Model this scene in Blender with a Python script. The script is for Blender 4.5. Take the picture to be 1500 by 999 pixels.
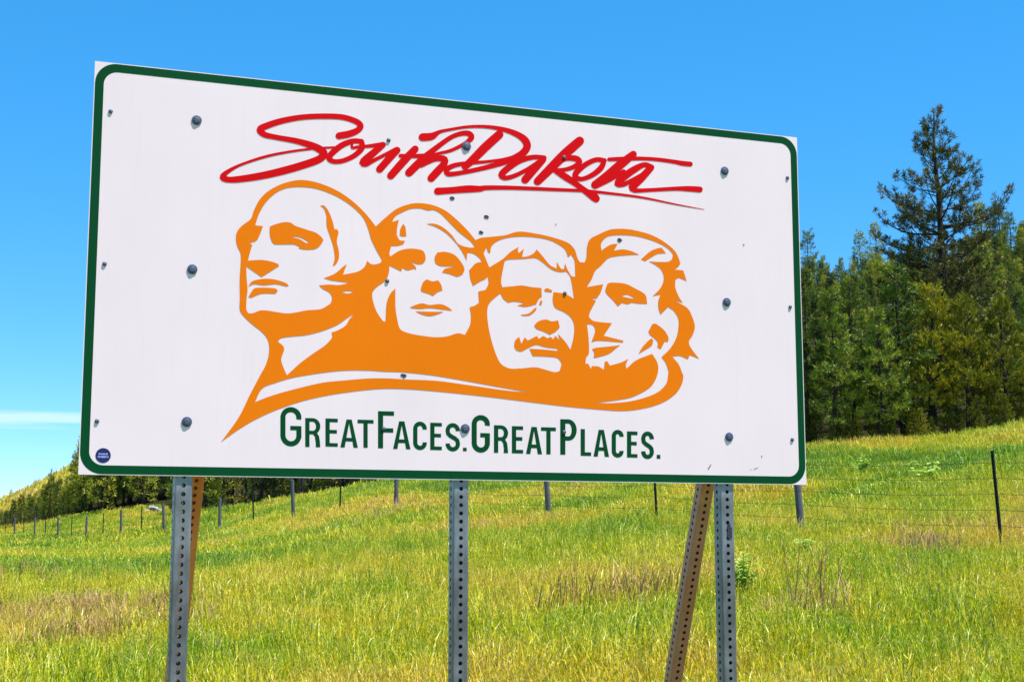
import bpy, math, random
import numpy as np
from mathutils import Vector, Matrix
from mathutils.geometry import delaunay_2d_cdt

random.seed(7); np.random.seed(7)
for o in list(bpy.data.objects): bpy.data.objects.remove(o)
SC = bpy.context.scene
COL = SC.collection
R = math.radians

# ------------------------------------------------------------------ camera
EYE, FPX, HOR, CX, CY = 1.6, 2100.0, 786.0, 750.0, 499.5
PITCH = math.atan((HOR - CY) / FPX)
cam = bpy.data.objects.new('camera', bpy.data.cameras.new('camera'))
COL.objects.link(cam)
cam.location = (0, 0, EYE); cam.rotation_euler = (math.pi / 2 + PITCH, 0, 0)
cam.data.sensor_width = 36; cam.data.sensor_fit = 'HORIZONTAL'; cam.data.lens = FPX / 1500 * 36
cam.data.clip_end = 8000; cam.data.clip_start = 0.05
SC.camera = cam

# ------------------------------------------------------------------ sky, sun, exposure
SUN_EL = R(68); SUN_H = Vector((0.93, -0.36)).normalized()
w = bpy.data.worlds.new('World'); SC.world = w; w.use_nodes = True
nt = w.node_tree; nt.nodes.clear()
out = nt.nodes.new('ShaderNodeOutputWorld'); bg = nt.nodes.new('ShaderNodeBackground')
sky = nt.nodes.new('ShaderNodeTexSky'); sky.sky_type = 'NISHITA'; sky.sun_disc = False
sky.sun_elevation = SUN_EL; sky.sun_rotation = math.atan2(SUN_H.x, SUN_H.y)
sky.altitude = 1500; sky.air_density = 0.5; sky.dust_density = 0.0; sky.ozone_density = 3.0
hs = nt.nodes.new('ShaderNodeHueSaturation'); hs.inputs['Saturation'].default_value = 1.94
hs.inputs['Hue'].default_value = 0.497; hs.inputs['Value'].default_value = 2.85
gm = nt.nodes.new('ShaderNodeGamma'); gm.inputs[1].default_value = 0.5
nt.links.new(sky.outputs[0], gm.inputs[0]); nt.links.new(gm.outputs[0], hs.inputs['Color'])
# a thin streak of cirrus low over the valley
geo = nt.nodes.new('ShaderNodeTexCoord'); sep = nt.nodes.new('ShaderNodeSeparateXYZ')
nt.links.new(geo.outputs['Generated'], sep.inputs[0])
def wmath(op, a, b=None, c=None):
    n = nt.nodes.new('ShaderNodeMath'); n.operation = op
    for k, v in enumerate((a, b, c)):
        if v is None: continue
        if isinstance(v, (int, float)): n.inputs[k].default_value = v
        else: nt.links.new(v, n.inputs[k])
    return n.outputs[0]
mp = nt.nodes.new('ShaderNodeMapping'); mp.inputs['Scale'].default_value = (5, 5, 90)
nt.links.new(geo.outputs['Generated'], mp.inputs[0])
nz = nt.nodes.new('ShaderNodeTexNoise'); nz.inputs['Scale'].default_value = 2.0; nz.inputs['Detail'].default_value = 6
nt.links.new(mp.outputs[0], nz.inputs[0])
el = sep.outputs['Z']
band = wmath('SUBTRACT', 1.0, wmath('MULTIPLY', wmath('ABSOLUTE', wmath('SUBTRACT', el, 0.0765)), 150.0))
band = wmath('MAXIMUM', band, 0.0)
cm = wmath('MULTIPLY', band, wmath('MULTIPLY_ADD', nz.outputs[0], 3.4, -1.15))
cm = wmath('MINIMUM', wmath('MAXIMUM', cm, 0.0), 0.42)
mixc = nt.nodes.new('ShaderNodeMixRGB'); mixc.inputs[2].default_value = (5.2, 5.4, 5.6, 1)
nt.links.new(cm, mixc.inputs[0]); nt.links.new(hs.outputs[0], mixc.inputs[1])
nt.links.new(mixc.outputs[0], bg.inputs[0]); bg.inputs[1].default_value = 0.12
nt.links.new(bg.outputs[0], out.inputs[0])

sun = bpy.data.objects.new('sun', bpy.data.lights.new('sun', 'SUN')); COL.objects.link(sun)
sun.data.energy = 5.0; sun.data.angle = R(0.53); sun.data.color = (1.0, 0.95, 0.87)
sdir = Vector((SUN_H.x * math.cos(SUN_EL), SUN_H.y * math.cos(SUN_EL), math.sin(SUN_EL)))
sun.rotation_euler = sdir.to_track_quat('Z', 'Y').to_euler(); sun.location = (0, 0, 60)
SC.view_settings.view_transform = 'Standard'; SC.view_settings.look = 'None'
SC.view_settings.gamma = 1.0; SC.view_settings.exposure = 0.82
SC.view_settings.use_curve_mapping = False

# ------------------------------------------------------------------ helpers
def ray(px, py):
    x, u = (px - CX) / FPX, (CY - py) / FPX
    c, s = math.cos(PITCH), math.sin(PITCH)
    return Vector((x, c - u * s, s + u * c))
def at(px, py, d):
    v = ray(px, py); return Vector((v.x / v.y * d, d, EYE + v.z / v.y * d))
def tag(o, label=None, cat=None, group=None, kind=None):
    if label: o['label'] = label
    if cat: o['category'] = cat
    if group: o['group'] = group
    if kind: o['kind'] = kind
    return o
def link(name, data, parent=None, loc=None, rz=0.0):
    o = bpy.data.objects.new(name, data); COL.objects.link(o)
    if parent: o.parent = parent
    if loc is not None: o.location = loc
    if rz: o.rotation_euler = (0, 0, rz)
    return o
def mesh(name, verts, faces, mats, smooth=False):
    me = bpy.data.meshes.new(name); me.from_pydata([tuple(v) for v in verts], [], faces); me.update()
    for m in (mats if isinstance(mats, (list, tuple)) else [mats]): me.materials.append(m)
    if smooth: me.polygons.foreach_set('use_smooth', [True] * len(me.polygons))
    return me
def trimesh(name, co, mat):                       # co: (n,3,3) loose triangles
    n = len(co); me = bpy.data.meshes.new(name)
    me.vertices.add(3 * n); me.vertices.foreach_set('co', co.reshape(-1).astype(np.float32))
    me.loops.add(3 * n); me.loops.foreach_set('vertex_index', np.arange(3 * n, dtype=np.int32))
    me.polygons.add(n); me.polygons.foreach_set('loop_start', np.arange(0, 3 * n, 3, dtype=np.int32))
    me.update(calc_edges=True); me.materials.append(mat); return me
class MB:
    def __init__(s): s.v = []; s.f = []
    def add(s, v, f):
        k = len(s.v); s.v += [tuple(p) for p in v]; s.f += [tuple(i + k for i in q) for q in f]
    def box(s, c, d, M=None):
        v = [Vector((c[0] + sx * d[0] / 2, c[1] + sy * d[1] / 2, c[2] + sz * d[2] / 2)) for sz in (-1, 1) for sy in (-1, 1) for sx in (-1, 1)]
        if M: v = [M @ p for p in v]
        s.add(v, [(0, 2, 3, 1), (4, 5, 7, 6), (0, 1, 5, 4), (2, 6, 7, 3), (0, 4, 6, 2), (1, 3, 7, 5)])
    def tube(s, pts, rad, n=6, cap=True):
        pts = [Vector(p) for p in pts]; rings = []
        ref = Vector((0.31, 0.52, 0.79))
        for i, p in enumerate(pts):
            t = (pts[min(i + 1, len(pts) - 1)] - pts[max(i - 1, 0)]).normalized()
            a = t.cross(ref)
            if a.length < 1e-3: a = t.cross(Vector((1, 0, 0)))
            a.normalize(); b = t.cross(a)
            r = rad[i] if hasattr(rad, '__len__') else rad
            rings.append([p + (a * math.cos(2 * math.pi * k / n) + b * math.sin(2 * math.pi * k / n)) * r for k in range(n)])
        v = [q for rg in rings for q in rg]; f = []
        for i in range(len(pts) - 1):
            for k in range(n):
                f.append((i * n + k, i * n + (k + 1) % n, (i + 1) * n + (k + 1) % n, (i + 1) * n + k))
        if cap: f.append(tuple(reversed(range(n)))); f.append(tuple((len(pts) - 1) * n + k for k in range(n)))
        s.add(v, f)
    def lathe(s, prof, c, n=16, M=None):            # profile (r, h) about local axis; M orients
        v = []; f = []
        for r, h in prof:
            for k in range(n): v.append(Vector((r * math.cos(2 * math.pi * k / n), r * math.sin(2 * math.pi * k / n), h)))
        for i in range(len(prof) - 1):
            for k in range(n): f.append((i * n + k, i * n + (k + 1) % n, (i + 1) * n + (k + 1) % n, (i + 1) * n + k))
        f.append(tuple((len(prof) - 1) * n + k for k in range(n)))
        M = M or Matrix(); s.add([(M @ p) + Vector(c) for p in v], f)
    def mesh(s, name, mat, smooth=False): return mesh(name, s.v, s.f, mat, smooth)

# ------------------------------------------------------------------ materials
def mat_new(name):
    m = bpy.data.materials.new(name); m.use_nodes = True
    n = m.node_tree.nodes; b = n['Principled BSDF']
    return m, m.node_tree, b
def ramp(nt, fac, stops):
    r = nt.nodes.new('ShaderNodeValToRGB'); e = r.color_ramp.elements
    while len(e) > 1: e.remove(e[-1])
    e[0].position = stops[0][0]; e[0].color = (*stops[0][1], 1)
    for p, c in stops[1:]:
        k = e.new(p); k.color = (*c, 1)
    nt.links.new(fac, r.inputs[0]); return r.outputs[0]
def noise(nt, scale, detail=4, rough=0.55, coord='Object', sc=None):
    if coord == 'World': src = nt.nodes.new('ShaderNodeNewGeometry').outputs['Position']
    else: src = nt.nodes.new('ShaderNodeTexCoord').outputs[coord]
    if sc:
        m = nt.nodes.new('ShaderNodeMapping'); m.inputs['Scale'].default_value = sc
        nt.links.new(src, m.inputs[0]); src = m.outputs[0]
    t = nt.nodes.new('ShaderNodeTexNoise'); t.inputs['Scale'].default_value = scale
    t.inputs['Detail'].default_value = detail; t.inputs['Roughness'].default_value = rough
    nt.links.new(src, t.inputs['Vector']); return t.outputs[0]
def mix(nt, fac, a, b, kind='MIX'):
    m = nt.nodes.new('ShaderNodeMixRGB'); m.blend_type = kind
    for k, v in ((0, fac), (1, a), (2, b)):
        if isinstance(v, tuple): m.inputs[k].default_value = (*v, 1)
        elif isinstance(v, (int, float)): m.inputs[k].default_value = v
        else: nt.links.new(v, m.inputs[k])
    return m.outputs[0]
def bump(nt, b, h, strength, dist=0.01):
    n = nt.nodes.new('ShaderNodeBump'); n.inputs['Strength'].default_value = strength; n.inputs['Distance'].default_value = dist
    nt.links.new(h, n.inputs['Height']); nt.links.new(n.outputs[0], b.inputs['Normal'])
def simple(name, col, rough=0.5, metal=0.0, var=0.15, scale=8.0, bumps=0.0, sc=None):
    m, t, b = mat_new(name)
    n = noise(t, scale, sc=sc)
    lo = tuple(c * (1 - var) for c in col); hi = tuple(min(1, c * (1 + var)) for c in col)
    t.links.new(ramp(t, n, [(0.3, lo), (0.7, hi)]), b.inputs['Base Color'])
    b.inputs['Roughness'].default_value = rough; b.inputs['Metallic'].default_value = metal
    if bumps: bump(t, b, n, bumps)
    return m
M = {}
def sheeting(name, col, dirt=0.06):               # retroreflective sign sheeting: fine streaks of road film
    m, t, b = mat_new(name)
    n1 = noise(t, 3.0, 5, sc=(1, 1, 0.35)); n2 = noise(t, 55, 3, sc=(1, 1, 0.05))
    c = mix(t, ramp(t, n1, [(0.4, (0, 0, 0)), (0.8, (1, 1, 1))]), col, tuple(x * (1 - dirt) for x in col))
    c = mix(t, ramp(t, n2, [(0.55, (0, 0, 0)), (0.8, (0.5, 0.5, 0.5))]), c, tuple(x * (1 - dirt * 1.3) for x in col))
    t.links.new(c, b.inputs['Base Color'])
    b.inputs['Roughness'].default_value = 0.5; b.inputs['Specular IOR Level'].default_value = 0.08
    n3 = noise(t, 1.1, 2); bump(t, b, n3, 0.12, 0.05)
    return m
M['white'] = sheeting('white_sheeting', (0.89, 0.725, 0.755))
M['green'] = sheeting('green_sheeting', (0.001, 0.066, 0.019), 0.2)
M['orange'] = sheeting('orange_film', (0.88, 0.195, 0.001), 0.05)
M['red'] = sheeting('red_film', (0.70, 0.001, 0.003), 0.08)
M['navy'] = simple('navy_film', (0.008, 0.010, 0.11), 0.4)
M['pale'] = simple('pale_print', (0.35, 0.42, 0.75), 0.5)
M['bolt'] = simple('zinc_bolt', (0.07, 0.095, 0.15), 0.55, 0.3, 0.25, 60)
M['scuff_slot'] = simple('dark_scuff_slot', (0.03, 0.03, 0.05), 0.7)
def steel(name, a, b_, rust, amt, met=0.2):
    m, t, b = mat_new(name)
    n = noise(t, 14, 5); n2 = noise(t, 5, 6, 0.65, sc=(1, 1, 0.25)); n3 = noise(t, 120, 2)
    c = ramp(t, n, [(0.3, a), (0.7, b_)])
    c = mix(t, ramp(t, n2, [(0.62 - amt, (0, 0, 0)), (0.72 - amt * 0.6, (1, 1, 1))]), c, rust)
    c = mix(t, ramp(t, n3, [(0.6, (0, 0, 0)), (0.75, (0.35, 0.35, 0.35))]), c, tuple(x * 0.6 for x in a))
    t.links.new(c, b.inputs['Base Color']); b.inputs['Metallic'].default_value = met
    b.inputs['Roughness'].default_value = 0.46
    bump(t, b, n3, 0.08, 0.003); return m
M['galv'] = steel('galvanised_steel', (0.16, 0.17, 0.185), (0.31, 0.32, 0.34), (0.085, 0.075, 0.07), 0.16, 0.4)
M['rusty'] = steel('rusting_steel', (0.36, 0.20, 0.16), (0.50, 0.27, 0.20), (0.42, 0.17, 0.09), 0.18)
M['sunlit_rust'] = steel('sunlit_rust_steel', (0.70, 0.21, 0.07), (0.80, 0.27, 0.09), (0.45, 0.12, 0.04), 0.14, 0.0)  # rust brightened in its base colour to paint sunlight on the left brace
M['tpost'] = simple('dark_steel_post', (0.012, 0.016, 0.014), 0.55, 0.2)
def wood_mat():
    m, t, b = mat_new('weathered_post_wood')
    n = noise(t, 9, 6, 0.65, sc=(6, 6, 0.5)); n2 = noise(t, 3, 3)
    c = ramp(t, n, [(0.3, (0.035, 0.04, 0.052)), (0.6, (0.09, 0.095, 0.115)), (0.8, (0.16, 0.16, 0.175))])
    t.links.new(mix(t, 0.25, c, ramp(t, n2, [(0.3, (0.08, 0.07, 0.06)), (0.7, (0.2, 0.2, 0.22))])), b.inputs['Base Color'])
    b.inputs['Roughness'].default_value = 0.9; bump(t, b, n, 0.5, 0.01); return m
M['wood'] = wood_mat()
M['wire'] = simple('fence_wire', (0.05, 0.045, 0.04), 0.6, 0.5)
def bark_mat():
    m, t, b = mat_new('pine_bark')
    n = noise(t, 5, 6, 0.7, sc=(3, 3, 0.7))
    t.links.new(ramp(t, n, [(0.3, (0.010, 0.008, 0.007)), (0.55, (0.04, 0.028, 0.02)), (0.8, (0.09, 0.058, 0.04))]), b.inputs['Base Color'])
    b.inputs['Roughness'].default_value = 0.95; bump(t, b, n, 0.8, 0.03); return m
M['bark'] = bark_mat()
def leafy(name, stops, transl=0.3, scale=0.8, gloss=0.05, rnd=0.5, world=False):
    m, t, b = mat_new(name); t.nodes.remove(b)
    o = t.nodes['Material Output']; n = noise(t, scale, 4, 0.6, 'World' if world else 'Object')
    oi = t.nodes.new('ShaderNodeObjectInfo')
    k = t.nodes.new('ShaderNodeMath'); k.operation = 'MULTIPLY_ADD'; k.inputs[1].default_value = rnd; k.inputs[2].default_value = -rnd / 2
    t.links.new(oi.outputs['Random'], k.inputs[0])
    a = t.nodes.new('ShaderNodeMath'); a.operation = 'ADD'; t.links.new(k.outputs[0], a.inputs[0]); t.links.new(n, a.inputs[1])
    c = ramp(t, a.outputs[0], stops)
    d = t.nodes.new('ShaderNodeBsdfDiffuse'); tr = t.nodes.new('ShaderNodeBsdfTranslucent')
    g = t.nodes.new('ShaderNodeBsdfGlossy'); g.inputs['Roughness'].default_value = 0.45
    t.links.new(c, d.inputs[0]); t.links.new(c, tr.inputs[0])
    m1 = t.nodes.new('ShaderNodeMixShader'); m1.inputs[0].default_value = transl
    t.links.new(d.outputs[0], m1.inputs[1]); t.links.new(tr.outputs[0], m1.inputs[2])
    m2 = t.nodes.new('ShaderNodeMixShader'); m2.inputs[0].default_value = gloss
    t.links.new(m1.outputs[0], m2.inputs[1]); t.links.new(g.outputs[0], m2.inputs[2])
    t.links.new(m2.outputs[0], o.inputs[0]); return m
M['needle'] = leafy('pine_needles', [(0.28, (0.03, 0.06, 0.010)), (0.48, (0.15, 0.22, 0.018)), (0.70, (0.44, 0.46, 0.03))], 0.10, 2.6, 0.03, 0.35)
M['needle_dark'] = leafy('old_pine_needles', [(0.25, (0.03, 0.045, 0.014)), (0.5, (0.09, 0.095, 0.018)), (0.75, (0.20, 0.16, 0.024))], 0.1, 1.0, 0.03, 0.1)
M['needle_far'] = leafy('far_pine_needles', [(0.28, (0.035, 0.06, 0.014)), (0.5, (0.16, 0.21, 0.022)), (0.72, (0.40, 0.40, 0.035))], 0.12, 1.3, 0.02, 0.5)
M['juniper'] = leafy('juniper_sprays', [(0.28, (0.04, 0.055, 0.006)), (0.5, (0.19, 0.20, 0.012)), (0.72, (0.40, 0.35, 0.02))], 0.10, 2.4, 0.02, 0.3)
M['leaf'] = leafy('green_leaves', [(0.3, (0.30, 0.50, 0.04)), (0.7, (0.62, 0.74, 0.18))], 0.4, 4, 0.06, 0.2)
M['straw'] = leafy('dry_stalks', [(0.3, (0.28, 0.16, 0.06)), (0.7, (0.68, 0.45, 0.19))], 0.15, 3, 0.02, 0.4)
def grass_mat(name, dry=0.0):
    m, t, b = mat_new(name); t.nodes.remove(b); o = t.nodes['Material Output']
    n1 = noise(t, 0.16, 3, 0.55, 'World'); n2 = noise(t, 0.9, 4, 0.6, 'World')
    oi = t.nodes.new('ShaderNodeObjectInfo')
    def mth(op, a_, b_, c_=None):
        n = t.nodes.new('ShaderNodeMath'); n.operation = op
        for q, v in enumerate((a_, b_, c_)):
            if v is None: continue
            if isinstance(v, (int, float)): n.inputs[q].default_value = v
            else: t.links.new(v, n.inputs[q])
        return n.outputs[0]
    hv = noise(t, 60, 2, 0.6); hv2 = noise(t, 23, 1, 0.5)
    s = mth('ADD', mth('MULTIPLY_ADD', n1, 2.2, -0.60), mth('MULTIPLY', n2, 0.75))
    s = mth('ADD', s, mth('MULTIPLY', oi.outputs['Random'], 0.30))
    s = mth('ADD', s, mth('MULTIPLY_ADD', hv, 1.9, -0.95))
    s = mth('MULTIPLY_ADD', s, 1.15, -0.70 + dry)
    ps = t.nodes.new('ShaderNodeSeparateXYZ'); t.links.new(t.nodes.new('ShaderNodeNewGeometry').outputs['Position'], ps.inputs[0])
    mr = t.nodes.new('ShaderNodeMapRange'); t.links.new(ps.outputs['Y'], mr.inputs[0])      # pasture beyond the fence is greener than the mown verge
    for q, v in enumerate((13.0, 36.0, 0.10, -0.16)): mr.inputs[q + 1].default_value = v
    s = mth('ADD', s, mr.outputs[0])
    c = ramp(t, s, [(0.0, (0.13, 0.30, 0.010)), (0.28, (0.40, 0.52, 0.009)), (0.52, (0.66, 0.61, 0.010)), (0.78, (0.84, 0.60, 0.04)), (0.97, (0.72, 0.45, 0.15))])
    # pale seed heads and old stems on some blades
    gz = t.nodes.new('ShaderNodeTexCoord'); sp = t.nodes.new('ShaderNodeSeparateXYZ'); t.links.new(gz.outputs['Object'], sp.inputs[0])
    tip = mth('MULTIPLY', mth('GREATER_THAN', hv2, 0.60), mth('GREATER_THAN', sp.outputs['Z'], 0.07))
    c = mix(t, mth('MULTIPLY', tip, 0.65), c, (0.86, 0.80, 0.26))
    vv = ramp(t, noise(t, 38, 2, 0.6), [(0.33, (0.33, 0.36, 0.33)), (0.48, (1, 1, 1)), (0.7, (1.2, 1.2, 1.1))])
    c = mix(t, 1.0, c, vv, 'MULTIPLY')
    d = t.nodes.new('ShaderNodeBsdfDiffuse'); tr = t.nodes.new('ShaderNodeBsdfTranslucent'); g = t.nodes.new('ShaderNodeBsdfGlossy')
    g.inputs['Roughness'].default_value = 0.38
    t.links.new(c, d.inputs[0]); t.links.new(c, tr.inputs[0])
    m1 = t.nodes.new('ShaderNodeMixShader'); m1.inputs[0].default_value = 0.30
    t.links.new(d.outputs[0], m1.inputs[1]); t.links.new(tr.outputs[0], m1.inputs[2])
    m2 = t.nodes.new('ShaderNodeMixShader'); m2.inputs[0].default_value = 0.03
    t.links.new(m1.outputs[0], m2.inputs[1]); t.links.new(g.outputs[0], m2.inputs[2])
    t.links.new(m2.outputs[0], o.inputs[0]); return m
M['grass'] = grass_mat('meadow_grass'); M['grass_dry'] = grass_mat('dry_grass', 0.42)
def ground_mat():
    m, t, b = mat_new('meadow_soil')
    n1 = noise(t, 0.16, 3, 0.55, 'World'); n2 = noise(t, 0.9, 4, 0.6, 'World'); n3 = noise(t, 9, 4, 0.7, 'World')
    c = ramp(t, n1, [(0.35, (0.15, 0.22, 0.018)), (0.55, (0.26, 0.27, 0.025)), (0.72, (0.38, 0.30, 0.06))])
    c = mix(t, ramp(t, n2, [(0.45, (0, 0, 0)), (0.75, (0.6, 0.6, 0.6))]), c, (0.33, 0.28, 0.05))
    c = mix(t, ramp(t, n3, [(0.35, (0.8, 0.8, 0.8)), (0.6, (0, 0, 0))]), c, (0.12, 0.11, 0.03))
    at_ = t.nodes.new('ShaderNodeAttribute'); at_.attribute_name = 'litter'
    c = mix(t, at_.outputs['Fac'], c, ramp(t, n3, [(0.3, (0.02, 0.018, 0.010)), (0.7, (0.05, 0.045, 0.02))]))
    t.links.new(c, b.inputs['Base Color']); b.inputs['Roughness'].default_value = 1.0
    b.inputs['Specular IOR Level'].default_value = 0.0
    bump(t, b, n3, 0.9, 0.12); return m
M['ground'] = ground_mat()
M['rock'] = simple('pale_limestone', (0.30, 0.28, 0.24), 0.9, 0, 0.35, 3, 0.7)
M['shadow_rock'] = simple('hollow_shade_rock', (0.03, 0.028, 0.026), 0.95, 0, 0.3, 4, 0.5)  # near-black base colour paints the shade of a hollow

# ------------------------------------------------------------------ terrain from control points (column, row, distance)
FD0, FDC = 20.15, 0.1944                           # fence: distance of the first post, growth per post
FX = lambda i: (1460.6 - 62.918 * i) / (1 + 0.194427 * i)
ctrl = []
def C(px, py, d): p = at(px, py, d); ctrl.append((p.x, p.y, p.z))
def Z(px, z, d): p = at(px, HOR, d); ctrl.append((p.x, p.y, z))
for px, zz in ((-700, .02), (-200, .05), (300, .1), (750, .12), (1200, .16), (1700, .2), (2200, .2)): Z(px, zz, 4.6)
for px, zz in ((-700, .0), (-200, .1), (300, .22), (750, .3), (1200, .45), (1700, .6), (2200, .7)): Z(px, zz, 10)
for px, zz in ((-700, .1), (-200, .25), (200, .38), (500, .55), (900, .8), (1250, 1.0), (1700, 1.2), (2200, 1.3)): Z(px, zz, 15)
FB = {0: 808, 1: 790, 2: 770, 3: 762, 4: 753, 5: 748, 6: 754, 7: 761, 8: 771, 9: 781, 10: 783, 11: 783, 12: 784, 13: 787, 14: 790, 15: 793, 16: 792, 17: 790, 19: 788, 21: 787, 23: 787}
for i, y in FB.items(): C(FX(i), y, FD0 * (1 + FDC * i))
for px, y, d in ((1800, 800, 20), (2200, 800, 20), (1400, 712, 30), (1180, 742, 31), (1700, 690, 30), (2200, 690, 30),
                 (1500, 625, 43), (1400, 643, 43), (1300, 652, 43), (1180, 658, 43), (1700, 600, 43), (2200, 580, 43), (1000, 685, 43),
                 (1400, 600, 60), (1180, 632, 60), (1700, 560, 60), (1000, 665, 60), (2200, 520, 60),
                 (800, 699, 55), (700, 704, 52), (640, 706, 51), (580, 714, 52), (520, 724, 53), (460, 737, 56), (400, 747, 60), (330, 753, 68), (280, 759, 74),
                 (700, 700, 90), (550, 722, 90), (400, 755, 95), (300, 762, 100),
                 (240, 746, 130), (200, 749, 130), (150, 754, 135), (100, 761, 140), (50, 771, 145), (0, 778, 150), (-300, 784, 150), (-700, 784, 150),
                 (-300, 800, 70), (0, 815, 45), (200, 820, 38), (0, 880, 22), (-300, 880, 22), (-700, 880, 22), (-700, 810, 70),
                 (240, 770, 90), (150, 778, 100), (60, 784, 115),
                 (1180, 432, 175), (1300, 418, 178), (1400, 396, 180), (1500, 372, 182), (1700, 335, 185), (2200, 310, 190),
                 (1400, 520, 95), (1180, 560, 95), (1700, 470, 95), (2200, 430, 95),
                 (900, 470, 190), (700, 540, 200), (450, 610, 230), (250, 640, 270),
                 (105, 686, 300), (60, 712, 300), (30, 730, 300), (0, 742, 300), (-100, 775, 300), (-400, 788, 300), (-700, 789, 300)):
    C(px, y, d)
for px, y in ((-700, 787), (-100, 782), (60, 740), (250, 690), (700, 580), (1180, 475), (1500, 420), (2200, 360)): C(px, y, 420)
ctrl = np.array(ctrl)
def dom(X, Y):
    th = np.clip(np.arctan2(X, Y), -0.6, 0.6); r = np.hypot(X, Y)
    return np.stack([th * 4.0, np.log(np.clip(r, 4.5, 430))], -1)
P0 = dom(ctrl[:, 0], ctrl[:, 1])
def tps(d2): return np.where(d2 > 1e-12, 0.5 * d2 * np.log(np.maximum(d2, 1e-12)), 0)
D2 = ((P0[:, None] - P0[None]) ** 2).sum(-1); n = len(P0)
RR = np.hypot(ctrl[:, 0], ctrl[:, 1])
target = (ctrl[:, 2] - EYE) / RR                    # interpolate the elevation slope, so far and near weigh alike
A = np.zeros((n + 3, n + 3)); A[:n, :n] = tps(D2) + np.eye(n) * 1.5e-3; A[:n, n] = 1; A[:n, n + 1:] = P0; A[n:, :n] = A[:n, n:].T
W = np.linalg.solve(A, np.r_[target, 0, 0, 0])
def ground_z(X, Y):
    X = np.atleast_1d(np.asarray(X, float)); Y = np.atleast_1d(np.asarray(Y, float)); res = np.empty(len(X))
    for k in range(0, len(X), 20000):
        x, y = X[k:k + 20000], Y[k:k + 20000]
        p = dom(x, y); d2 = ((p[:, None] - P0[None]) ** 2).sum(-1)
        s = tps(d2) @ W[:n] + W[n] + p @ W[n + 1:]
        r = np.hypot(x, y); z = EYE + s * np.clip(r, 4.5, 430)
        z += 0.05 * np.sin(x * 1.3 + 0.7 * np.sin(y * .9)) * np.sin(y * 1.1 + x * .4) * np.clip((r - 5) / 6, 0, 1)
        th = np.abs(np.arctan2(x, y)); bl = np.clip((th - 0.75) / 0.6, 0, 1); bl = bl * bl * (3 - 2 * bl)
        nr = np.clip((6 - r) / 2.5, 0, 1)
        bl = np.maximum(bl, nr)
        res[k:k + 20000] = z * (1 - bl)
    return res
def gz(x, y): return float(ground_z([x], [y])[0])
angs = np.r_[np.arange(-180, -36, 6), np.arange(-36, 36, 0.3), np.arange(36, 180, 6)] * math.pi / 180
rads = np.r_[0.8, 1.6, 2.4, 3.2, np.geomspace(4, 430, 230), 520, 700, 1000, 1600, 2600, 4000]
TH, RD = np.meshgrid(angs, rads)
gx, gy = (RD * np.sin(TH)).ravel(), (RD * np.cos(TH)).ravel(); gzz = ground_z(gx, gy)
na, nr = len(angs), len(rads); I = np.arange(na * nr).reshape(nr, na)
q = np.stack([I[:-1], np.roll(I, -1, 1)[:-1], np.roll(I, -1, 1)[1:], I[1:]], -1).reshape(-1, 4)
faces = [tuple(int(v) for v in f[::-1]) for f in q] + [tuple(int(v) for v in I[0][::-1])]
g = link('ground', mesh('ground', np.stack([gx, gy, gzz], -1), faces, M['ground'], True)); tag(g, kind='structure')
if g.data.polygons[100].normal.z < 0: g.data.flip_normals()
def wooded(X, Y):                                     # where the woods stand: pine litter instead of grass
    X, Y = np.asarray(X, float), np.asarray(Y, float); pxx = CX + FPX * X / np.maximum(Y, 1)
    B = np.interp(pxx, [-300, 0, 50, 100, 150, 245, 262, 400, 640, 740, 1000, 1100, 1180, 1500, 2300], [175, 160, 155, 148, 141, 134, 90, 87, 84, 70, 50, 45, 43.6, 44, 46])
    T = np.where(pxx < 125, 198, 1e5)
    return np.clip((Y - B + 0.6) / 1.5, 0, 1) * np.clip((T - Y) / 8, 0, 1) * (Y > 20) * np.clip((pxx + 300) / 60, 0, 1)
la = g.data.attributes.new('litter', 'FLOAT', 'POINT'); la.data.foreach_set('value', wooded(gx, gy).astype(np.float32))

# ------------------------------------------------------------------ the welcome sign
th_r = lambda px, py: ray(px, py)
TLr, TRr, BRr, BLr = [np.array(ray(*p)) for p in ((139.5, 89.5), (1168, 201.5), (1181, 710), (114.5, 695))]
t = np.linalg.solve(np.c_[TRr, -BRr, BLr], TLr)
PH = 1.219
k = PH / np.linalg.norm(TLr - BLr * t[2])
BL3 = BLr * t[2] * k; BR3 = BRr * t[1] * k
UD = Vector((BR3[0] - BL3[0], BR3[1] - BL3[1], 0)); PW = UD.length; UD.normalize()
BK = Vector((-UD.y, UD.x, 0))                       # direction behind the panel
ORG = Vector((BL3[0], BL3[1], EYE + (BL3[2] + BR3[2]) / 2))
BASE = ORG + UD * (PW / 2); ZB = gz(BASE.x, BASE.y); BASE.z = ZB
sign = link('welcome_sign', None, None, BASE, math.atan2(UD.y, UD.x))
tag(sign, 'white South Dakota welcome sign with four orange faces on perforated steel posts', 'sign')
CAMP = Vector((0, 0, EYE))
def on_sign(px, py, off=0.0):                       # pixel -> sign local (x along width, z up) on the panel plane
    v = ray(px, py); P = ORG - BK * off
    s = (P - CAMP).dot(BK) / v.dot(BK); p = CAMP + v * s - BASE
    return (p.dot(UD), p.z)
ZL = ORG.z - ZB                                     # panel bottom, local
def lay(y): return -0.0016 - y
# panel: a slightly rounded aluminium sheet
mb = MB(); mb.box((0, 0.0, ZL + PH / 2), (PW, 0.0032, PH))
panel = link('panel', mb.mesh('panel', M['white']), sign)
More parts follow.
